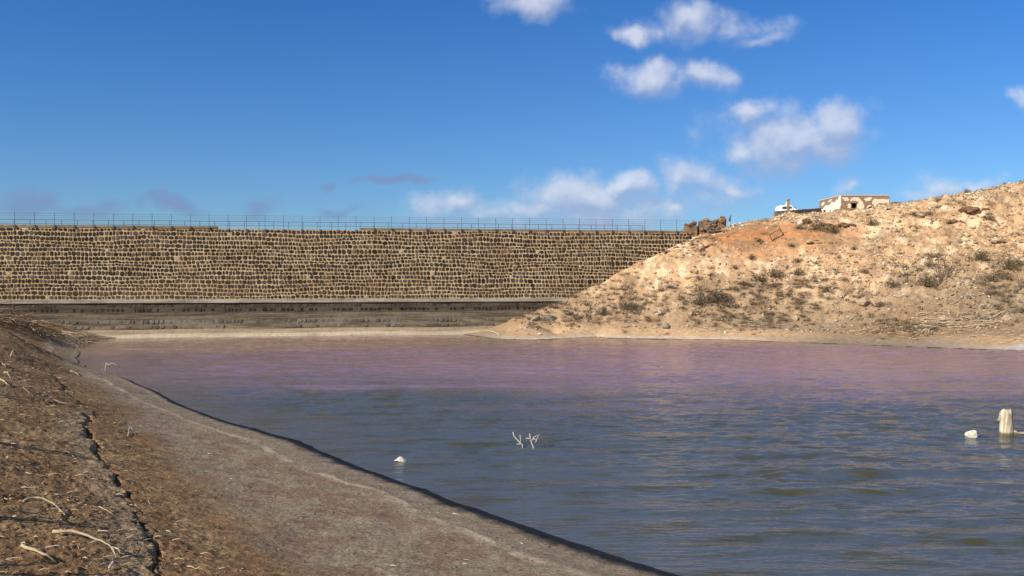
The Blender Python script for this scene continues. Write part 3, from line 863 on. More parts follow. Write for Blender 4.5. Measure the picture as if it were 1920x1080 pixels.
# rubble
def stuff_rocks(name, x, y, z, sizes, cols, seed, mat, flat=.6):
    rr = np.random.RandomState(seed); P = []
    for k in range(8):
        a, b = rock_mesh(seed*10+k, 1, flat, .45, 1.0); P.append((np.array(a), np.array(b)))
    VV = []; FF = []; KK = []; off = 0
    th = rr.uniform(0, 6.28, len(x))
    for i in range(len(x)):
        a, b = P[i % 8]; s = sizes[i]; ca, sa = math.cos(th[i]), math.sin(th[i]); e1 = rr.uniform(.7, 1.4)
        v = np.stack([(a[:, 0]*e1*ca-a[:, 1]*sa)*s+x[i], (a[:, 0]*e1*sa+a[:, 1]*ca)*s+y[i], a[:, 2]*s*rr.uniform(.7, 1.3)+z[i]+.1*s], -1)
        VV.append(v); FF.append(b+off); KK.append(np.broadcast_to(cols[i], (len(a), 3))); off += len(a)
    return tag(mesh_obj(name, np.concatenate(VV), np.concatenate(FF), mat, None, np.concatenate(KK)), kind='stuff')
rr = np.random.RandomState(77)
def d_rub(x, y, b):
    q = fbm(x, y, .2, 4, .6, 300)
    return np.clip(.30+.8*q+.006*(x-30), .03, 1)*sstep(b, .7, 1.3)*(1-.85*np.exp(-(((x-33)/8)**2+((y-120)/6)**2)**2))
NR = 19000
x, y, z = scatter_px(NR, rr, 0, 0, 0, 0, d_rub)
sz = .045+.34*rr.rand(NR)**4.0
base = np.array([[.74, .58, .39], [.62, .46, .29], [.86, .76, .59], [.42, .31, .20], [.50, .36, .23], [.34, .28, .20]])
kc = base[rr.randint(0, 6, NR)]
bb = rbf(x, y); lowm = (1-sstep(bb, 2.5, 7))[:, None]
kc = kc*(1-lowm*.25)
o = stuff_rocks('rubble', x, y, z, sz, kc, 3, M_ROCKV); tag(o, 'pale limestone rubble strewn over the hillside', 'rubble')

# named boulders and slabs of the hill
def hrock(px, py, wpx, mat, label, seed, flat=.6, name='boulder', cat='boulder', st=(1, 1, 1), sink=.3, rz=0, tilt=(0, 0), sub=3):
    p = ray_ground(px, py, 80, 170); s = wpx/F*p.y/2
    if name in ('outcrop', 'slab', 'stone_heap'):
        rr = random.Random(seed); V = []; Fs = []
        for k in range({'outcrop': 9, 'slab': 4, 'stone_heap': 12}[name]):
            a, b = rock_mesh(seed+k, 3, flat*rr.uniform(.8, 1.5), .5, 1.2); q = s*rr.uniform(.25, .48); ox = rr.uniform(-.75, .75)*s; oz = rr.uniform(-.1, .35)*s*flat*(1-abs(ox)/s); b0 = len(V)
            V += [(v[0]*q*1.3+ox, v[1]*q+rr.uniform(-.2, .2)*0+(k % 3-1)*.15*s, v[2]*q+oz) for v in a]; Fs += [[i+b0 for i in f] for f in b]
        return tag(mesh_obj(name, V, Fs, mat, None, None, False, loc=p), label, cat)
    return rock(name, p, s, mat, label, cat, seed, flat, rz, st, sink, None, tilt, sub)
M_SH = rock_mat('grey_green_boulder', (.40, .36, .26), .5)
hrock(1247,616,20,M_SH,'grey-tan boulder alone on the smooth brown shore sand',4,.75,sink=.15)
hrock(1030,600,44,M_GREYR,'long dark grey boulder low on the slope near the dam end',9,.42,st=(1,.6,1),sink=.3)
hrock(1004,600,24,M_SH,'pale grey boulder at the left of the long dark boulder',12,.6)
hrock(1068,590,26,M_GREYR,'dark flat boulder on the slope above the long dark boulder',14,.4)
hrock(1620,572,28,M_LIME,'pale boulder low in the rubble right of centre',15,.6)
hrock(1658,495,16,M_LIME,'small pale boulder in the middle of the pale slope',6,.7)
hrock(1828,484,22,M_LIME,'white block beside the rounded olive shrub',18,1.0)
hrock(1726,404,34,M_LIME,'white slab right of the ruined house between two grey shrubs',19,.4,name='slab',cat='slab',st=(1,.7,1))
hrock(1825,398,62,M_BROWNR,'large brown overhanging outcrop on the upper right slope',22,.42,name='outcrop',cat='outcrop',st=(1,.5,1),tilt=(.1,.12))
hrock(1790,417,36,M_BROWNR,'smaller brown outcrop below the large overhanging one',23,.4,name='outcrop',cat='outcrop',st=(1,.5,1))
hrock(1800,455,30,M_GREYR,'dark grey slab above the bare tree',25,.4,name='slab',cat='slab')
hrock(1876,452,36,M_LIME,'pale tilted slab above the rounded olive shrub on the right',26,.35,name='slab',cat='slab',tilt=(0,-.3))
hrock(1520,414,30,M_LIME,'pale rock lip under the walled yard',27,.4,name='slab',cat='slab')
hrock(1560,410,30,M_LIME,'long pale rock lip in front of the ruined house',28,.32,name='slab',cat='slab')
hrock(1630,404,28,M_LIME,'long pale rock lip under the right end of the ruined house',29,.32,name='slab',cat='slab')
hrock(1500,422,12,M_WHITER,'small white stone at the left end of the dark rock bank',30,1.0)
hrock(1585,424,50,M_BROWNR,'dark brown rock bank below the ruined house',33,.42,name='outcrop',cat='outcrop',st=(1,.5,1))
hrock(1540,424,46,M_BROWNR,'dark brown rock bank below the walled yard',34,.42,name='outcrop',cat='outcrop',st=(1,.5,1))
hrock(1512,420,26,M_BROWNR,'small brown rock at the left end of the rock bank',35,.6)
hrock(1440,507,26,M_LIME,'pale slab above the broad central shrub',36,.35,name='slab',cat='slab')
hrock(1415,516,22,M_LIME,'pale slab left of the broad central shrub',37,.4,name='slab',cat='slab')
hrock(1525,456,34,M_LIME,'pale slab on the orange soil right of the rusty frame',38,.3,name='slab',cat='slab')
hrock(1145,506,20,M_LIME,'pale stone on the slope edge against the dam masonry',39,.5)
hrock(1255,472,26,M_GREYR,'dark flat slab on the slope crest beside the dam',40,.28,name='slab',cat='slab')
hrock(1275,463,26,M_LIME,'pale slab on the slope crest beside the dam',41,.35,name='slab',cat='slab')
hrock(1295,459,18,M_LIME,'small pale stone right of the slab on the slope crest',42,.5)
hrock(1240,588,20,M_LIME,'white stone in the rubble above the shore sand',43,.6)
hrock(1232,592,14,M_WHITER,'small white stone left of another in the shore rubble',44,.6)
hrock(1490,600,18,M_LIME,'pale stone at the foot of the rubble near the shore',45,.7)
hrock(1360,625,7,M_WHITER,'tiny white stone upright on the shore sand',46,1.1)
hrock(1012,627,9,M_WHITER,'tiny white stone at the far shore waterline',47,.7)
hrock(1770,600,30,M_LIME,'pale stone beside the driftwood heap on the right shore',48,.5)
hrock(1890,600,36,M_LIME,'pale stone cluster block low at the right edge',49,.5)

# ------------------------------------------------------------------ rock stack at the dam's end
pS = at(1282, 431, 127.0)
M_RUIN = rock_mat('ruin_stone', (.38, .24, .13), .35)
ruin = empty('ruined_tower', (at(1322, 432, 128).x, 128, 0), 0, 'crumbling brown stone ruin with notched top at the right end of the dam', 'ruin')
rx = ruin.location.x
def ruin_chunk(px0, px1, pyt, pyb, Y, seed, name='wall_chunk', dpt=2.0):
    rr = random.Random(seed); a = at(px0, pyt, Y); b = at(px1, pyb, Y); V = []; Fs = []
    w_ = b.x-a.x; h_ = a.z-b.z; cx = (a.x+b.x)/2
    for k in range(26):
        q = rr.uniform(.28, .62); f = rr.random(); v0, f0 = rock_mesh(seed*31+k, 2, rr.uniform(.5, .85), .5, 1.1)
        wz = w_*(1-.35*f); ox = cx+rr.uniform(-.5, .5)*max(.1, wz-q*1.4)-rx; oz = b.z+f*max(.2, h_-q*.8); oy = rr.uniform(-.5, .5)*dpt+Y-128; n0 = len(V)
        V += [(v[0]*q*1.25+ox, v[1]*q+oy, v[2]*q+oz) for v in v0]; Fs += [[i+n0 for i in f_] for f_ in f0]
    m_ = MB(); m_.box(a.x-rx+.35, b.x-rx-.35, Y-128-.6, Y-128+.6, b.z-.3, b.z+h_*.72); n0 = len(V)
    V += m_.V; Fs += [[i+n0 for i in f_] for f_ in m_.F]
    return mesh_obj(name, V, Fs, M_RUIN, ruin)
ruin_chunk(1279, 1310, 412, 452, 128, 3)
ruin_chunk(1298, 1342, 414, 452, 128.6, 5)
ruin_chunk(1306, 1334, 404, 444, 128, 7)
ruin_chunk(1326, 1350, 410, 442, 128.4, 8)
ruin_chunk(1340, 1364, 403, 440, 128, 11)
hrock(1350,434,46,M_GREYR,'grey rubble slope of stones under the brown ruin',50,.3,name='stone_heap',cat='stones')
hrock(1378,424,12,M_WHITER,'white stone beside the thin post near the ruin',51,.7)
hrock(1389,420,9,M_WHITER,'smaller white stone right of the white stone near the ruin',52,.6)
# low trough and post beside it
p = ray_ground(1380, 420, 100, 160)
tr = MB(); s = p.y/F
import itertools
def ring(mb, cx, cy, z0, z1, r0, r1, n=20, col=None):
    vs = []; fs = []
    for k in range(n):
        c_, s_ = math.cos(2*math.pi*k/n), math.sin(2*math.pi*k/n)
        vs += [(cx+r1*c_, cy+r1*s_, z0), (cx+r1*c_, cy+r1*s_, z1), (cx+r0*c_, cy+r0*s_, z1), (cx+r0*c_, cy+r0*s_, z0)]
    for k in range(n):
        a_ = 4*k; b_ = 4*((k+1) % n)
        for q in range(3): fs.append((a_+q, b_+q, b_+q+1, a_+q+1))
    mb.add(vs, fs, col)
ring(tr, 0, 0, -.6, .55, .45, .58)
o = tr.build('stone_trough', M_KERB, None, loc=(p.x, p.y+1, p.z+.1)); tag(o, 'low round stone trough on the ground right of the thin post', 'trough')
p = ray_ground(1368, 427, 100, 160)
pst = empty('marker_post', p, 0, 'thin pale post with a rusty fitting on top, right of the brown ruin', 'post')
m = MB(); m.tube([(0, 0, -.3), (.02, 0, .95)], .09, 7); m.build('shaft', M_WOOD, pst)
m = MB(); m.tube([(.02, 0, .95), (.02, 0, 1.0), (.03, 0, 1.32), (.06, 0, 1.5)], [.13, .17, .13, .08], 7); m.tube([(.05, 0, 1.42), (.12, 0, 1.68), (.24, 0, 1.8)], [.09, .09, .05], 6); m.build('rusty_fitting', M_RUST, pst)

# rusty leaning frame on the slope
p1 = ray_ground(1449, 453, 100, 150); p2 = ray_ground(1469, 441, 100, 150)
fr = empty('metal_frame', p1, 0, 'empty rusty rectangular metal frame leaning on the orange slope', 'frame')
t1 = at(1443, 440, p1.y-.1)-p1; t2 = at(1463, 429, p2.y-.1)-p1; b2 = p2-p1
def bar(nm, a_, b_, r_=.05, mat=M_RUST, par=fr):
    m = MB(); m.tube([a_, b_], r_, 6); return m.build(nm, mat, par)
bar('upright', Vector((0, 0, -.1)), t1); bar('upright', b2-Vector((0, 0, .1)), t2+(t2-b2)*.35); bar('crossbar', t1, t2); bar('crossbar', Vector((.0, 0, .12)), b2+Vector((0, 0, .12)))
# dark plank
p1 = ray_ground(1313, 470, 100, 150); p2 = ray_ground(1330, 462, 100, 150)
m = MB(); m.tube([Vector((0, 0, .08)), (p2-p1)*.5+Vector((0, 0, .16)), p2-p1+Vector((0, 0, .1))], [.13, .15, .10], 7)
tag(m.build('log', M_WOODD, None, loc=p1), 'short dark log lying on the orange slope near the dam end', 'log')

# ------------------------------------------------------------------ ruined house
HX, HY, HZ0, HW, HD, HH = 61.75, 160.0, 19.55, 9.1, 11.0, 3.25
house = empty('ruined_house', (HX, HY, HZ0), R(1.0), 'roofless-looking flat ruined house with peeling white plaster over red stone and a dark doorway', 'house')
M_RED, t, p_ = new_mat('red_rubble_masonry')
co = t.new('ShaderNodeTexCoord').outputs['Object']
vo = t.new('ShaderNodeTexVoronoi'); t.link(t.vmath('MULTIPLY', co, (2.6, 2.6, 3.6)), vo.inputs['Vector'])
c = t.mix(t.ramp(vo.outputs['Distance'], .30, .55), t.mix(vo.outputs['Color'], (.14, .065, .045), (.32, .18, .12)), (.38, .27, .19))
t.link(c, p_.inputs['Base Color']); p_.inputs['Roughness'].default_value = .9; bump(t, p_, vo.outputs['Distance'], .7, -.06)
M_PLAS = simple('old_lime_plaster', (.86, .74, .54), .9, .22, 1.3, bstr=.3, bdist=.05)
M_PLASW = simple('white_lime_plaster', (.86, .80, .70), .9, .15, 1.3, bstr=.3, bdist=.05)
M_DARK = simple('painted_interior_shade', (.03, .022, .018), .95, .2, 3, bstr=0)
M_OLD = simple('weathered_timber', (.42, .30, .14), .85, .25, 6)
M_RF = simple('pale_roof_edge', (.60, .54, .46), .9, .25, 2)
# front wall in pieces so that the openings are real holes
def wall_x(segs, name='wall'):
    m = MB()
    for (x0, x1, z0, z1) in segs: m.box(x0, x1, 0, .45, z0, z1)
    return m.build(name, M_RED, house)
zb = -1.2
ops = [(.62, .82, zb, 1.75), (1.85, 2.92, zb, 1.55), (4.5, 5.7, 1.0, 1.35)]
wall_x([(0, .62, zb, HH), (.62, .82, 1.75, HH), (.82, 1.85, zb, HH), (1.85, 2.92, 2.15, HH), (2.92, 4.8, zb, HH), (4.8, 5.7, zb, .95), (4.8, 5.7, 1.45, HH), (5.7, HW, zb, HH)])
m = MB(); m.box(0, .45, .452, HD-.45, zb, 1.0); m.box(0, .45, .452, HD-4.4, 1.0, HH-.002); m.box(0, .45, HD-4.4, HD-.45, 1.0, HH-.002); m.build('wall', M_RED, house)
m = MB(); m.box(HW-.45, HW, .452, HD-.45, zb, HH-.002); m.build('wall', M_RED, house)
m = MB(); m.box(0, HW, HD-.448, HD, zb, HH-.004); m.build('wall', M_RED, house)
m = MB(); m.box(.03, HW-.03, .2, HD-.2, HH+.002, HH+.05); m.box(-.08, HW+.08, -.08, .2, HH+.003, HH+.17); m.box(-.08, .3, .201, HD+.08, HH+.003, HH+.165); m.build('roof', M_RF, house)
def blob_poly(pts, jit, seed, n=3):
    rr = random.Random(seed); o = []
    for i in range(len(pts)):
        a_ = pts[i]; b_ = pts[(i+1) % len(pts)]
        for k in range(n):
            f = k/n; o.append((a_[0]*(1-f)+b_[0]*f+rr.uniform(-jit, jit), a_[1]*(1-f)+b_[1]*f+rr.uniform(-jit, jit)))
    return o
def plaster(poly, seed, mat=M_PLAS, side=False, jit=.09):
    m = MB()
    m.prism(blob_poly(poly, jit, seed), -.05, -.002)
    o = m.build('plaster', mat, house)
    if side: o.rotation_euler = (0, 0, R(-90)); o.location = (-.003, 0, 0)
    return o
plaster([(4.3,2.6),(4.6,2.2),(5.4,2.3),(5.8,2.9),(5.0,2.95)], 41)
plaster([(.05,1.9),(.05,-1),(.4,-1),(.4,1.2)], 42, M_PLASW, jit=.03)
plaster([(.2,2.9),(.5,2.3),(1.3,2.2),(1.5,2.7),(.9,3.0)], 43)
# front: arch of plaster round the door, right-hand field, narrow pieces
plaster([(2.98,-1),(2.98,1.9),(3.1,2.25),(1.7,2.25),(1.7,2.6),(2.3,3.0),(3.2,2.95),(3.7,2.4),(4.1,1.9),(4.3,1.2),(4.4,-1)], 1)
plaster([(5.75,-1),(5.75,1.9),(6.0,2.5),(6.6,2.75),(7.6,2.6),(9.0,2.7),(9.03,-1)], 2)
plaster([(4.55,-1),(4.5,.6),(4.9,1.6),(5.5,1.7),(5.7,1.45),(4.85,.9),(5.6,-1)], 3, jit=.04)
plaster([(.9,-1),(.9,1.7),(1.35,1.8),(1.8,1.6),(1.8,-1)], 4)
for (cx, cz, r_) in ((5.25, .95, .95), (7.4, .9, 1.0)):
    m = MB(); poly = [(cx+r_*math.cos(math.pi*k/14), cz+r_*math.sin(math.pi*k/14)) for k in range(15)]+[(cx+(r_-.24)*math.cos(math.pi*(14-k)/14), cz+(r_-.24)*math.sin(math.pi*(14-k)/14)) for k in range(15)]
    nn = 15; vs = [(a_, -.16, b_) for a_, b_ in poly]+[(a_, -.051, b_) for a_, b_ in poly]; fs = []
    for k in range(nn-1):
        fs.append((k, k+1, 2*nn-2-k, 2*nn-1-k))
    N2 = len(poly)
    for k in range(N2): fs.append((k, k+N2, (k+1) % N2+N2, (k+1) % N2))
    m.add(vs, fs); m.build('window_arch', M_RED, house)
m = MB(); m.box(1.7, 3.1, -.14, .3, 1.86, 2.15); m.build('lintel', M_RED, house)
m = MB(); m.box(.42, .60, -.16, .1, zb, 1.95, bev=.01); m.build('door_post', M_OLD, house)
m = MB(); m.box(.84, 1.02, -.16, .1, zb, 1.95, bev=.01); m.build('door_post', M_OLD, house)
m = MB(); m.box(.6, .82, .46, .9, zb, 1.7); m.box(1.7, 3.1, 1.2, 1.3, zb, 2.5); m.box(4.6, 5.8, .46, .6, .9, 1.5); m.build('opening_shade_box', M_DARK, house)  # near-black boxes behind the openings, shade of the interior put into colour
# side face: white plaster with red gaps under the roof
plaster([(-.05,-1),(-.05,3.18),(-1.2,3.1),(-1.6,2.5),(-2.3,2.7),(-3.2,2.2),(-4.5,2.5),(-5.6,1.9),(-7.4,2.2),(-8.6,1.6),(-10.9,1.5),(-10.9,-1)], 6, M_PLASW, True, .14)
plaster([(-4.2,2.9),(-5.0,3.1),(-6.2,2.7),(-5.5,2.55)], 8, M_PLASW, True, .08)
plaster([(-8.0,2.7),(-9.4,2.8),(-9.8,2.3),(-8.4,2.2)], 9, M_PLASW, True, .08)
m = MB(); m.box(-.09, -.06, 7.6, 8.5, zb, 1.25); m.build('side_shade_panel', M_DARK, house)  # flat dark panels on the closed side wall, painted shade for openings
m = MB(); m.box(-.09, -.06, 5.0, 5.35, .3, 1.0); m.build('side_shade_panel', M_DARK, house)
# collapsed lean-to in front of the corner
M_OCH = rock_mat('ochre_rubble_wall', (.40, .29, .15), .6)
p0 = Vector((HX-2.3, HY-3.2, HZ0-.8))
m = MB(); m.prism(blob_poly([(0,0),(0,1.25),(1.0,1.4),(1.1,2.0),(1.5,2.35),(2.2,1.5),(4.3,1.35),(4.4,0)], .05, 31), 0, .5)
o = m.build('broken_wall', M_OCH, None, loc=p0); tag(o, 'broken ochre stub wall in front of the left corner of the ruined house', 'wall')
# small dark hut right of the house
p = at(1683, 384, 176)
m = MB(); m.prism([(-.0,-1.5),(-.0,.62),(1.5,.55),(1.6,.3),(1.6,-1.5)], 0, 1.5); o = m.build('stone_hut', M_BROWNR, None, loc=(p.x-.8, p.y, p.z)); tag(o, 'small dark low hut on the skyline right of the ruined house', 'hut')

# yard wall (two runs) and pillar
M_YARD = rock_mat('yard_wall_stone', (.28, .235, .17), .5)
def run_wall(a_, b_, za, zb_, h0, h1, label):
    d = (b_-a_); L = d.length; n = 24; m = MB(); vs = []; fs = []
    rr = random.Random(int(L*10))
    for i in range(n+1):
        f = i/n; top = h0+(h1-h0)*f+rr.uniform(-.05, .05); zz = (zb_-za)*f
        vs += [(L*f, -.25, zz-1.6), (L*f, -.22, zz+top), (L*f, .22, zz+top), (L*f, .25, zz-1.6)]
    for i in range(n):
        for q in range(4): fs.append((i*4+q, (i+1)*4+q, (i+1)*4+(q+1) % 4, i*4+(q+1) % 4))
    fs += [(0, 1, 2, 3), (n*4+3, n*4+2, n*4+1, n*4)]
    m.add(vs, fs); o = m.build('yard_wall', M_YARD, None, loc=(a_.x, a_.y, za)); o.rotation_euler = (0, 0, math.atan2(d.y, d.x))
    return tag(o, label, 'wall')
A0 = at(1452, 408, 148); A1 = at(1488, 406, 149); A2 = at(1538, 400, 160)
run_wall(Vector((A0.x, A0.y, 0)), Vector((A1.x, A1.y, 0)), A0.z, A1.z, 1.1, 1.15, 'left run of the low grey stone yard wall, hiding the lower half of the white van')
run_wall(Vector((A1.x+.3, A1.y, 0)), Vector((A2.x, A2.y, 0)), A1.z, A2.z, 1.15, .95, 'right run of the low dark yard wall reaching back to the ruined house')
pp = at(1478, 400, 147.6)
pil = MB(); pil.box(-.2, .2, -.2, .2, -1.4, 2.35, bev=.03); pil.box(-.24, .24, -.24, .24, 2.352, 2.42)
tag(pil.build('gate_pillar', M_OCH, None, loc=pp), 'tall thin stone pillar in front of the white van at the yard wall', 'pillar')
p3 = at(1474.6, 398, 156)
pil = MB(); pil.box(-.13, .13, -.13, .13, -1.4, 1.9, bev=.02)
tag(pil.build('gate_pillar', M_PLASW, None, loc=p3), 'shorter white post just behind the tall thin pillar', 'pillar')

# ------------------------------------------------------------------ white van
M_VAN = simple('white_car_paint', (.80, .81, .82), .3, .04, 2, bstr=0, spec=.5)
M_GL = simple('dark_car_glass', (.03, .04, .05), .08, .05, 2, bstr=0, spec=.6)
M_TYRE = simple('tyre_rubber', (.02, .02, .02), .8, .1, 6, bstr=0)
M_LAMP = simple('headlight_glass', (.6, .62, .65), .15, .05, 3, bstr=0, spec=.7)
pv = at(1478, 404.5, 155)
van = empty('white_van', pv, R(-32), 'small white van parked behind the low yard wall facing right', 'van')
# side profile: x forward
prof = [(-2.1,.35),(-2.15,.9),(-2.1,1.35),(-1.9,1.72),(-1.4,1.85),(0,1.9),(.55,1.86),(.95,1.62),(1.42,1.18),(2.0,1.02),(2.2,.8),(2.22,.35)]
def lofty(prof, hw, inset, mb):
    secs = [(-hw, .93), (-hw*.96, 1.0), (hw*.96, 1.0), (hw, .93)]
    n = len(prof); vs = []
    def yy(z): return hw*(1 if z < 1.05 else 1-inset*(z-1.05)/.85)
    for sgn in (-1, 1):
        for x_, z_ in prof: vs.append((x_, sgn*yy(z_), z_))
    fs = [tuple(range(n-1, -1, -1)), tuple(range(n, 2*n))]
    for i in range(n): fs.append((i, (i+1) % n, (i+1) % n+n, i+n))
    mb.add(vs, fs)
m = MB(); lofty(prof, .85, .16, m); body = m.build('body', M_VAN, van)
bv = body.modifiers.new('bevel', 'BEVEL'); bv.width = .06; bv.segments = 3; bv.limit_method = 'ANGLE'
def yside(z): return .85*(1 if z < 1.05 else 1-.16*(z-1.05)/.85)
for sg in (-1, 1):
    for nm, poly in (('side_window', [(.05,1.15),(.05,1.68),(.55,1.68),(.85,1.5),(1.12,1.2)]), ('side_window', [(-.85,1.15),(-.85,1.66),(-.08,1.68),(-.08,1.15)])):
        vs = [(x_, sg*(yside(z_)+.012), z_) for x_, z_ in poly]+[(x_, sg*(yside(z_)-.01), z_) for x_, z_ in poly]; n = len(poly)
        fs = [tuple(range(n)), tuple(range(2*n-1, n-1, -1))]+[(i, i+n, (i+1) % n+n, (i+1) % n) for i in range(n)]
        m = MB(); m.add(vs, fs); m.build(nm, M_GL, van)
m = MB(); vs = []
for (x_, z_), off in (((.62,1.80),.015), ((.97,1.60),.02), ((1.42,1.19),.02)):
    for yv in (-1, 1): vs.append((x_+.03, yv*(yside(z_)-.08), z_+off))
m.add(vs, [(0,1,3,2),(2,3,5,4)]); m.build('windscreen', M_GL, van)
for sg in (-1, 1):
    m = MB(); m.box(2.10, 2.25, sg*.62-.16, sg*.62+.16, .72, .9, bev=.02); m.build('headlight', M_LAMP, van)
    m = MB(); m.box(.98, 1.12, sg*.98-.08, sg*.98+.08, 1.15, 1.33, bev=.02); m.build('mirror', M_VAN, van)
m = MB(); m.box(2.12, 2.3, -.8, .8, .35, .55, bev=.03); m.build('bumper', M_LAMP, van)
def cyl_y(mb, x_, y0, y1, z_, r_, n=18):
    mb.tube([(x_, y0, z_), (x_, y1, z_)], r_, n)
for wx in (-1.35, 1.4):
    for sg in (-1, 1):
        m = MB(); cyl_y(m, wx, sg*.66, sg*.88, .32, .32); wh = m.build('wheel', M_TYRE, van)
        m = MB(); cyl_y(m, wx, sg*.875, sg*.895, .32, .2); m.build('rim', M_LAMP, wh)

# ------------------------------------------------------------------ bare tree on the slope
pT = ray_ground(1764, 532, 90, 140)
tree = empty('bare_tree', pT, 0, 'tall thin bare tree with forked dark stems on the right of the hillside', 'tree')
rr = random.Random(5); m = MB(); tips = []
for d, L in ((Vector((-.42, 0, 1)), 2.6), (Vector((-.18, .1, 1)), 2.2), (Vector((.22, 0, 1)), 3.0), (Vector((.1, .1, 1)), 2.6)):
    branch_rec(m, Vector((0, 0, -.1)), d.normalized(), L, .060, 3, rr, (.13, .09, .06), .14, .55, 3, 5, .05, tips)
m.build('trunk', M_TWIG, tree)
V = []; Fs = []; K = []
for tp in tips:
    for _ in range(7):
        c0 = Vector(tp)+Vector((rr.gauss(0, .22), rr.gauss(0, .22), rr.gauss(0, .22)))
        a_ = Vector((rr.uniform(-1, 1), rr.uniform(-1, 1), rr.uniform(-1, 1)))*.10; b_ = Vector((rr.uniform(-1, 1), rr.uniform(-1, 1), rr.uniform(-1, 1)))*.035
        k = len(V); V += [(c0-b_)[:], (c0+b_)[:], (c0+a_)[:]]; Fs.append((k, k+1, k+2)); K += [rr.choice(PO)]*3
mesh_obj('crown', V, Fs, M_TWIG, tree, np.array(K, np.float32))
def twig_tree(px, py, hpx, label, seed, col=(.20, .15, .10), lean=0):
    p = ray_ground(px, py, 90, 150); s = hpx/F*p.y
    rr = random.Random(seed); m = MB()
    for _ in range(4):
        branch_rec(m, Vector((0, 0, -.05)), Vector((rr.uniform(-.4, .4)+lean, rr.uniform(-.3, .3), 1)).normalized(), s*.55, .022+.004*s, 2, rr, col, .16, .6, 3, 4, .04)
    o = m.build('dead_bush', M_TWIG, None, loc=p); return tag(o, label, 'dead bush')
twig_tree(1322, 562, 46, 'leafless twiggy bush rising from the brush belt left of the slope centre', 8)
twig_tree(1913, 545, 60, 'leafless tall bush cut by the right frame edge', 9)
twig_tree(1580, 560, 36, 'thin leafless bush in the rubble right of the slope centre', 10, (.30, .22, .14))
twig_tree(1698, 520, 40, 'thin leafless bush left of the tall bare tree', 12, (.22, .17, .09))

# ------------------------------------------------------------------ driftwood
def stick(pts, r, mat, label, name='stick', seed=1, forks=(), base=None, cat='stick', n=7, tap=.35):
    """pts in world; forks: (index, tip)"""
    r = r*.8; o0 = Vector(pts[0]); P = [Vector(q)-o0 for q in pts]
    # smooth path
    path = []
    for i in range(len(P)-1):
        for k in range(3):
            f = k/3; path.append(P[i].lerp(P[i+1], f))
    path.append(P[-1])
    rr = random.Random(seed); path = [q+Vector((rr.uniform(-1, 1), rr.uniform(-1, 1), rr.uniform(-1, 1)))*r*.5 for q in path]
    m = MB(); m.tube(path, [r*(1-(1-tap)*i/(len(path)-1))*rr.uniform(.88, 1.12) for i in range(len(path))], n)
    for i, tip in forks:
        b_ = P[i]; tp = Vector(tip)-o0; mid = b_.lerp(tp, .5)+Vector((rr.uniform(-1, 1), rr.uniform(-1, 1), rr.uniform(0, 1)))*r
        m.tube([b_, mid, tp], [r*.7, r*.55, r*.25], 6)
    return tag(m.build(name, mat, None, smooth=True, loc=o0), label, cat)
def G(px, py, up=0.0):
    p = ray_ground(px, py, 11, 130, 1400); p.z += up; return p
r1 = .045
stick([G(-12,744,.10),G(30,748,.10),G(60,750,.12),G(95,752,.12),G(128,762,.06)], .05, M_WOOD, 'long pale forked branch lying across the left bank at mid height', 'branch', 1,
      ((2, G(54,748,.1)+Vector((-.25, 0, .38))), (3, G(82,758,.05))), cat='branch')
stick([G(42,945,.06),G(62,945,.16),G(85,949,.16),G(105,957,.12),G(121,968,.02)], .035, M_WOOD, 'pale arched stick on the left foreground bank above the largest branch', 'stick', 2)
stick([G(100,1002,.04),G(135,1005,.10),G(165,1016,.10),G(190,1026,.12),G(210,1036,.10)], .05, M_WOOD, 'largest pale branch in the foreground with a knotted broken end', 'branch', 3,
      ((4, G(226,1044,.04)), (4, G(218,1048,.02))), cat='branch')
stick([G(216,1040,.05),G(232,1040,.05),G(242,1037,.06),G(246,1025,.10)], .022, M_WOOD, 'small bent twig beside the knotted end of the largest foreground branch', 'twig', 4, cat='twig')
stick([G(132,940,.03),G(140,930,.22),G(150,921,.34)], .022, M_WOODD, 'short dark stick standing up out of the foreground bank', 'stick', 5)
stick([G(40,1028,.04),G(65,1040,.08),G(88,1050,.08),G(104,1056,.03)], .045, M_WOOD, 'grey-white weathered stick at the lower left corner', 'stick', 6)
stick([G(186,952,.02),G(200,960,.05),G(212,968,.03)], .02, M_WOOD, 'short thin pale stick between the crack and the arched stick', 'stick', 7)
stick([G(217,812,.03),G(226,806,.08),G(235,803,.10)], .022, M_WOOD, 'small straight pale stick beside the little three-cornered root on the bank', 'stick', 8)
stick([G(240,818,.02),G(243,808,.22),G(250,810,.06)], .022, M_WOODW, 'small white three-cornered root on the grey mud right of the crack', 'root', 9, ((1, G(246,816,.04)),), cat='root')
stick([G(222,796,.02),G(229,790,.05),G(236,786,.03)], .012, M_WOOD, 'thin straight twig above the white three-cornered root', 'twig', 10, cat='twig')
stick([G(132,696,.02),G(142,700,.06),G(148,705,.03)], .06, M_WOOD, 'pale short log on the mud shelf by the water corner', 'log', 11, cat='log')
stick([G(-10,680,.05),G(3,684,.10),G(12,690,.05)], .07, M_WOOD, 'short bright stick at the left frame edge below the brush heap', 'stick', 12)
stick([G(-12,708,.04),G(4,716,.10),G(18,725,.04)], .07, M_WOOD, 'slanting bright stick at the left edge above the long forked branch', 'stick', 13)
stick([G(8,700,.04),G(14,704,.16),G(20,712,.04)], .05, M_WOOD, 'small hooked root on the left bank', 'root', 14, cat='root')
stick([G(20,668,.04),G(24,664,.28),G(20,672,.04)], .06, M_WOOD, 'small curled piece of pale bark standing on the left bank', 'bark', 15, cat='bark')
stick([G(205,1068,.02),G(213,1062,.10),G(208,1058,.02)], .03, M_WOODW, 'small white chip of wood near the bottom edge left of the crack', 'chip', 16, cat='wood chip')
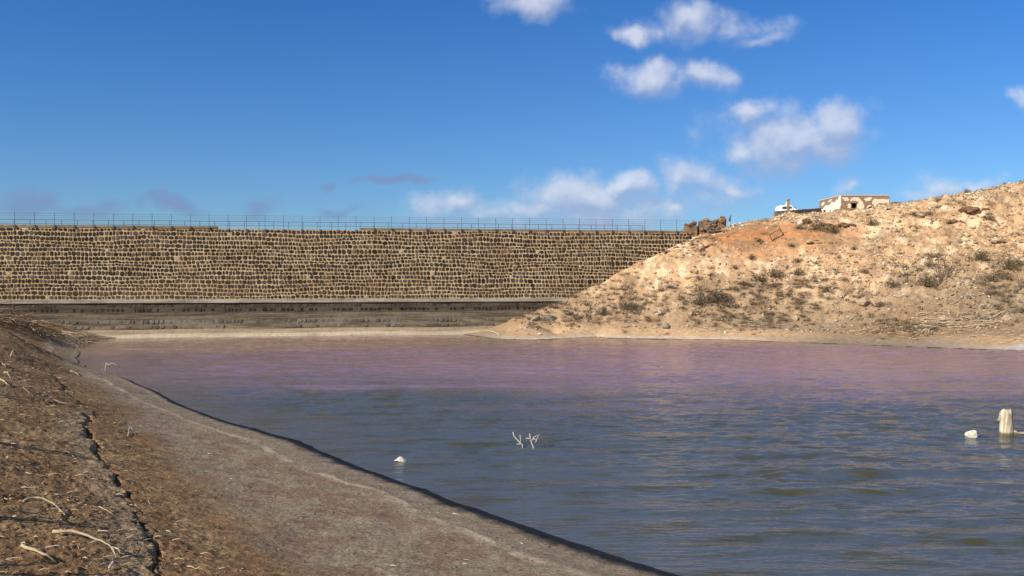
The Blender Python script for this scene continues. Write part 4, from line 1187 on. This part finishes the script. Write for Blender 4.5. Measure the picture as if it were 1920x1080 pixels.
# brush heap at the left, against the dam foot
heap = empty('brush_heap', G(20, 628), 0, 'dark tangled heap of driftwood branches at the left end of the dam foot', 'brush heap')
hb = heap.location.copy(); rr = random.Random(21)
md, ml = MB(), MB()
for i in range(230):
    f = rr.random()**1.3; px = -50+f*215; line = 596+ (px/150)*38 if px > 0 else 594
    p = ray_ground(px, max(line, 590)+rr.uniform(2, 12)*(1-.3*f), 50, 104, 500)
    hgt_ = (1-f)*1.5+.12
    p0 = p+Vector((rr.uniform(-1.5, 1.5), rr.uniform(-2, 2), rr.uniform(-.05, hgt_)))-hb
    d = Vector((rr.uniform(.4, 1), rr.uniform(-.6, .4), rr.uniform(-.35, .12))).normalized()*rr.uniform(1.0, 3.2)
    mm = ml if rr.random() < .22 else md
    mid = p0+d*.5+Vector((0, 0, rr.uniform(-.15, .2)))
    mm.tube([p0, mid, p0+d], [rr.uniform(.03, .06), .03, .012], 5)
md.build('dark_branches', M_WOODD, heap); ml.build('pale_branches', M_WOOD, heap)

# twig litter and clods on the near bank (one object each)
def bank_pts(n, seed, dens, ymax=100):
    rr = np.random.RandomState(seed); pts = []
    while len(pts) < n:
        k = 6000
        y = np.exp(rr.uniform(math.log(12.5), math.log(ymax), k)); x = rr.uniform(-.68, .25, k)*y
        b = rbf(x, y); ok = (b > .10) & (x < .25*y) & (rr.rand(k) < dens(x, y, b))
        ok &= ~((x > -8) & (y > 60))
        pts += [(x[i], y[i]) for i in np.nonzero(ok)[0]]
    pts = np.array(pts[:n]); return pts[:, 0], pts[:, 1], height(pts[:, 0], pts[:, 1]), rr
x, y, z, rr = bank_pts(9000, 9, lambda x, y, b: np.clip(.12+1.0*sstep(b, .7, 1.6)*(.4+fbm(x, y, .6, 3, .5, 400)), 0, 1))
sz = (.012+.045*rr.rand(len(x))**2.5)*(.6+y/45)
cc = np.array([[.34, .19, .085], [.42, .27, .13], [.27, .16, .08], [.36, .28, .20], [.50, .38, .24]])[rr.randint(0, 5, len(x))]
gm = (1-sstep(rbf(x, y), .6, 1.1))[:, None]; cc = cc*(1-gm)+np.array([.29, .22, .165])*gm*rr.uniform(.7, 1.3, (len(x), 1))
o = stuff_rocks('soil_clods', x, y, z, sz, cc, 6, M_ROCKV, .55); tag(o, 'crumbly brown soil clods covering the near bank', 'clods')
def litter(name, x, y, z, rr, L0, L1, r0, cols, label, dirx=.9):
    VV = []; Fs = []; K = []
    for i in range(len(x)):
        a_ = rr.normal(-.25, .7); L = rr.uniform(L0, L1); p0 = Vector((x[i], y[i], z[i]+r0))
        d = Vector((math.cos(a_)*dirx, math.sin(a_), rr.uniform(-.1, .22)))*L
        s_ = Vector((-d.y, d.x, 0)).normalized()*r0*rr.uniform(.6, 1.4); u_ = Vector((0, 0, r0))
        mid = p0+d*.5+Vector((rr.uniform(-1, 1), rr.uniform(-1, 1), rr.uniform(0, 1)))*L*.10
        b = len(VV); c_ = tuple(cols[rr.randint(len(cols))])
        for q in (p0, mid): VV.extend([(q-s_)[:], (q+s_)[:], (q+u_*1.6)[:]])
        VV.append((p0+d)[:])
        Fs += [(b, b+1, b+4, b+3), (b+1, b+2, b+5, b+4), (b+2, b, b+3, b+5), (b+3, b+4, b+6), (b+4, b+5, b+6), (b+5, b+3, b+6), (b, b+2, b+1)]
        K += [c_]*7
    o = mesh_obj(name, VV, Fs, M_TWIG, None, np.array(K, np.float32)); return tag(o, label, name.replace('_', ' '), kind='stuff')
x, y, z, rr = bank_pts(1300, 15, lambda x, y, b: np.clip(.05+.9*sstep(b, .9, 1.8), 0, 1), 95)
litter('twig_litter', x, y, z, rr, .08, .42, .010, [(.50, .40, .27), (.40, .29, .17), (.14, .09, .055), (.60, .50, .36), (.20, .13, .08)], 'broken twigs and bark chips littering the near bank')
# dead twigs along the right shore
def shore_twigs(n, seed):
    rr = np.random.RandomState(seed); X_ = []; Y_ = []
    while len(X_) < n:
        x = rr.uniform(0, 66, 3000); y = rr.uniform(88, 118, 3000); b = rbf(x, y)
        dn = np.exp(-((b-1.25)/.5)**2)*np.clip(.45+1.2*fbm(x, y, .12, 3, .5, 500)+.008*(x-20), .03, 1)
        ok = (rr.rand(3000) < dn) & (y < dam_y(x)-1)
        X_ += list(x[ok]); Y_ += list(y[ok])
    X_ = np.array(X_[:n]); Y_ = np.array(Y_[:n]); return X_, Y_, height(X_, Y_), rr
x, y, z, rr = shore_twigs(560, 4)
litter('shore_driftwood', x, y, z, rr, .25, 1.3, .024, [(.50, .38, .25), (.42, .31, .20), (.24, .18, .12), (.62, .50, .36)], 'fine bleached driftwood twigs lying along the right shore')
def G2(px, py, up=.06): p = ray_ground(px, py, 80, 130, 900); p.z += up; return p
stick([G2(1705,636),G2(1725,628,.2),G2(1745,620,.3),G2(1775,612,.4),G2(1830,590,.5)], .07, M_WOOD, 'long bleached branch slanting down to the water from the right driftwood heap', 'branch', 31, ((2, G2(1720,625,.1)), (3, G2(1735,612,.4))), cat='branch')
stick([G2(1688,585,.1),G2(1692,581,.3),G2(1700,586,.15),G2(1705,592,.1)], .06, M_WOOD, 'looped pale root on the rubble left of the driftwood heap', 'root', 32, cat='root')
stick([G2(1675,559,.2),G2(1685,560,.2),G2(1695,557,.25)], .07, M_WOODW, 'short white curved stick on the rubble below the bare tree', 'stick', 33)
stick([G2(1862,598,.2),G2(1885,588,.4),G2(1910,583,.4)], .07, M_WOOD, 'bleached branch pointing right near the right edge of the shore', 'branch', 34, ((1, G2(1875,596,.1)),), cat='branch')
stick([G2(1905,637),G2(1890,643),G2(1878,648)], .05, M_WOOD, 'thin stick on the sand at the right edge near the water', 'stick', 35)
stick([G2(1362,625),G2(1370,623,.2),G2(1375,627)], .05, M_WOOD, 'small arched stick on the shore sand right of the tiny white stone', 'stick', 36)
stick([G2(936,628),G2(920,622,.1),G2(905,620)], .07, M_WOODW, 'white stick at the water edge where the slope meets the dam', 'stick', 37)
stick([G2(1140,596,.2),G2(1160,602,.2),G2(1175,606,.2)], .06, M_WOOD, 'pale branch below the brushy shrub near the dam end', 'branch', 38, ((1, G2(1135,606)),), cat='branch')
dh = empty('driftwood_heap', G2(1765, 600, 0), 0, 'heap of bleached crooked driftwood on the right shore', 'driftwood heap')
rr = random.Random(44); m = MB()
for i in range(60):
    p = G2(rr.uniform(1715, 1850), rr.uniform(592, 616), rr.uniform(0, .35))-dh.location
    d = Vector((rr.uniform(.5, 1), rr.uniform(-.8, .3), rr.uniform(-.1, .35))).normalized()*rr.uniform(.8, 2.4)
    m.tube([p, p+d*.5+Vector((0, 0, rr.uniform(-.1, .25))), p+d], [.05, .04, .02], 5)
m.build('branches', M_WOOD, dh)

# ------------------------------------------------------------------ things standing in the water
def wat(px, py): Y = EYE*F/(py-HZ); return Vector(((px-960)/F*Y, Y, 0))
V_ = [(-.32,0),(-.29,.06),(-.20,.12),(-.12,.18),(-.04,.28),(.02,.26),(.12,.20),(.24,.14),(.30,.08),(.33,0)]
p = wat(753, 864)
rock('rock', p+Vector((0, 0, -.05)), .33, M_WHITER, 'small white pointed rock in the water near the left bank', 'rock', 61, .75, .2, (1, .8, 1), .12)
ro = bpy.data.objects['rock']; ro.rotation_euler = (0, 0, .2)
for q in ro.data.vertices:
    q.co.z *= max(.12, 1.0-1.0*abs(q.co.x+.04)/.36)*.72; q.co.x *= 1.15
p = wat(1822, 818)
rock('rock', p+Vector((0, 0, -.05)), .40, M_WHITER, 'rounded white rock in the water left of the white stump', 'rock', 66, .62, 1.0, (1, .8, 1), .12, rough=.22)
# white stump
p = wat(1886, 813)
st = empty('tree_stump', p, 0, 'upright white stump standing in the water at the right frame edge', 'stump')
rr = random.Random(2); n = 26; vs = []; fs = []
zs = [-.5, -.1, .06, .25, .5, .75, .92, 1.02, 1.10, 1.13]
rs = [.36, .34, .33, .315, .30, .29, .285, .27, .22, .12]
cxs = [.04, .04, .04, .03, .02, .0, -.01, .0, .02, .04]
gro = [rr.uniform(-1, 1) for _ in range(n)]
for k, (z_, r_) in enumerate(zip(zs, rs)):
    for i in range(n):
        th = 2*math.pi*i/n; q = r_*(1+.085*gro[i]+.03*math.sin(3*th+z_*2)); 
        if k >= 8: q *= 1
        vs.append((cxs[k]+q*math.cos(th), q*.85*math.sin(th), z_+(.05*math.sin(2*th+1)+.03*gro[(i*3) % n] if k >= 6 else 0)))
for k in range(len(zs)-1):
    for i in range(n): fs.append((k*n+i, k*n+(i+1) % n, (k+1)*n+(i+1) % n, (k+1)*n+i))
fs.append(tuple((len(zs)-1)*n+i for i in range(n)))
M_STUMP, t, p_ = new_mat('bleached_stump')
pz = t.new('ShaderNodeNewGeometry').outputs['Position']; zz_ = t.sep(pz)[2]
ns = t.noise(t.vmath('MULTIPLY', pz, (14, 14, 1.6)), 1, 5, .6); nb = t.noise(pz, 5, 4, .6)
c = t.mix(t.ramp(ns, .40, .58), (.52, .41, .24), (.84, .77, .63)); c = t.mix(t.math('MULTIPLY', t.ramp(nb, .55, .7), .5), c, (.45, .36, .2))
c = t.mix(t.ramp(t.math('ADD', zz_, t.math('MULTIPLY', nb, .12)), .08, .20), (.22, .17, .10), c)
t.link(c, p_.inputs['Base Color']); p_.inputs['Roughness'].default_value = .8; bump(t, p_, ns, .9, .05)
m = MB(); m.add(vs, fs); m.build('stump_body', M_STUMP, st, smooth=True)
m = MB()
for a_ in range(5):
    m.tube([(-.26, -.05, .95-.03*a_), (-.36, -.06, .85-.05*a_), (-.40-.03*a_, -.06, .62+.02*a_)], [.012, .009, .005], 4)
m.build('root_fibres', M_WOODW, st)
m = MB(); m.box(-.03, .12, -.16, .1, -.2, .16, bev=.03); o = m.build('side_root', M_STUMP, st); o.location = (.34, -.05, 0); o.rotation_euler = (0, R(-12), 0)
p = wat(1918, 812)
rock('driftwood_slab', p, .42, simple('tan_wood', (.52, .40, .26), .85, .2, 4), 'flat tan slab lying in the water against the white stump', 'slab', 71, .16, .1, (1.25, .5, 1), .3, rough=.15)
# forked white branches out of the water
def wbranch(name, px, py, pts, forks, label, r=.028, mat=M_WOODW):
    o0 = wat(px, py); s = o0.y/F
    def L(q, dy=0): return Vector(((q[0]-px)*s, dy, (py-q[1])*s))
    m = MB(); P = [L(q, .03*i) for i, q in enumerate(pts)]
    P = [P[0]-Vector((0, 0, .25))]+P
    m.tube(P, [r*(1.15-.6*i/len(P)) for i in range(len(P))], 7)
    for fk in forks:
        Q_ = [L(q, .05*i) for i, q in enumerate(fk)]; m.tube(Q_, [r*.75*(1-.5*i/len(Q_)) for i in range(len(Q_))], 6)
    return tag(m.build(name, mat, None, smooth=True, loc=o0), label, 'branch')
wbranch('dead_branch', 981, 836, [(980,834),(975,830),(968,823),(963,817),(962,811)], [[(976,831),(976,824),(975,816)],[(977,832),(973,833),(969,833.5)]], 'left forked white branch sticking out of the water')
wbranch('dead_branch', 1000, 838, [(1000,838),(997,831),(995,825),(993,814)], [[(995,822),(990,822.5),(986,822)],[(997,826),(1001,820),(1008,817),(1015,817)],[(1000,823),(1006,825),(1009,820),(1011,816)],[(1006,825),(1004,831)]], 'middle white branch with crossing twigs sticking out of the water')
wbranch('dead_branch', 1027, 836, [(1027,835),(1025,830),(1022,824),(1017,818.5),(1012,816)], [], 'thin dark arched twig right of the white branches in the water', .016, M_WOODD)
wbranch('dead_branch', 198, 694, [(198,693),(198,688),(199,680)], [[(199,681),(203,684),(205,689)],[(203,685),(210,681),(217,684),(223,689)]], 'hooked branch rising from the far left corner of the water', .055, M_WOOD)
p = wat(861, 866)
m = MB(); m.tube([(-.10, 0, -.03), (0, .02, .05), (.10, 0, -.01)], [.02, .03, .015], 6); tag(m.build('floating_stick', M_WOODD, None, loc=p), 'tiny dark stick floating between the white rock and the white branches', 'stick')

# leafless shrubs just outside the left edge: their long thin shadows cross the bank
def off_tree(x, y, s, seed):
    rr = random.Random(seed); m = MB()
    for _ in range(4):
        branch_rec(m, Vector((0, 0, -.1)), Vector((rr.uniform(-.3, .5), rr.uniform(-.35, .35), 1)).normalized(), s, .06, 2, rr, (.18, .13, .09), .08, .40, 2, 5, .06)
    o = m.build('bare_shrub', M_TWIG, None, loc=(x, y, hz(x, y))); return o
tag(off_tree(-13.9, 17.0, 2.3, 3), 'leafless shrub outside the left frame edge, second from the camera', 'shrub')
tag(off_tree(-11.8, 13.4, 2.0, 8), 'leafless shrub outside the left frame edge, nearest the camera', 'shrub')
tag(off_tree(-19.0, 25.0, 2.8, 4), 'leafless shrub outside the left frame edge, third from the camera', 'shrub')
tag(off_tree(-25.6, 36.2, 2.4, 6), 'leafless shrub outside the left frame edge, farthest from the camera', 'shrub')
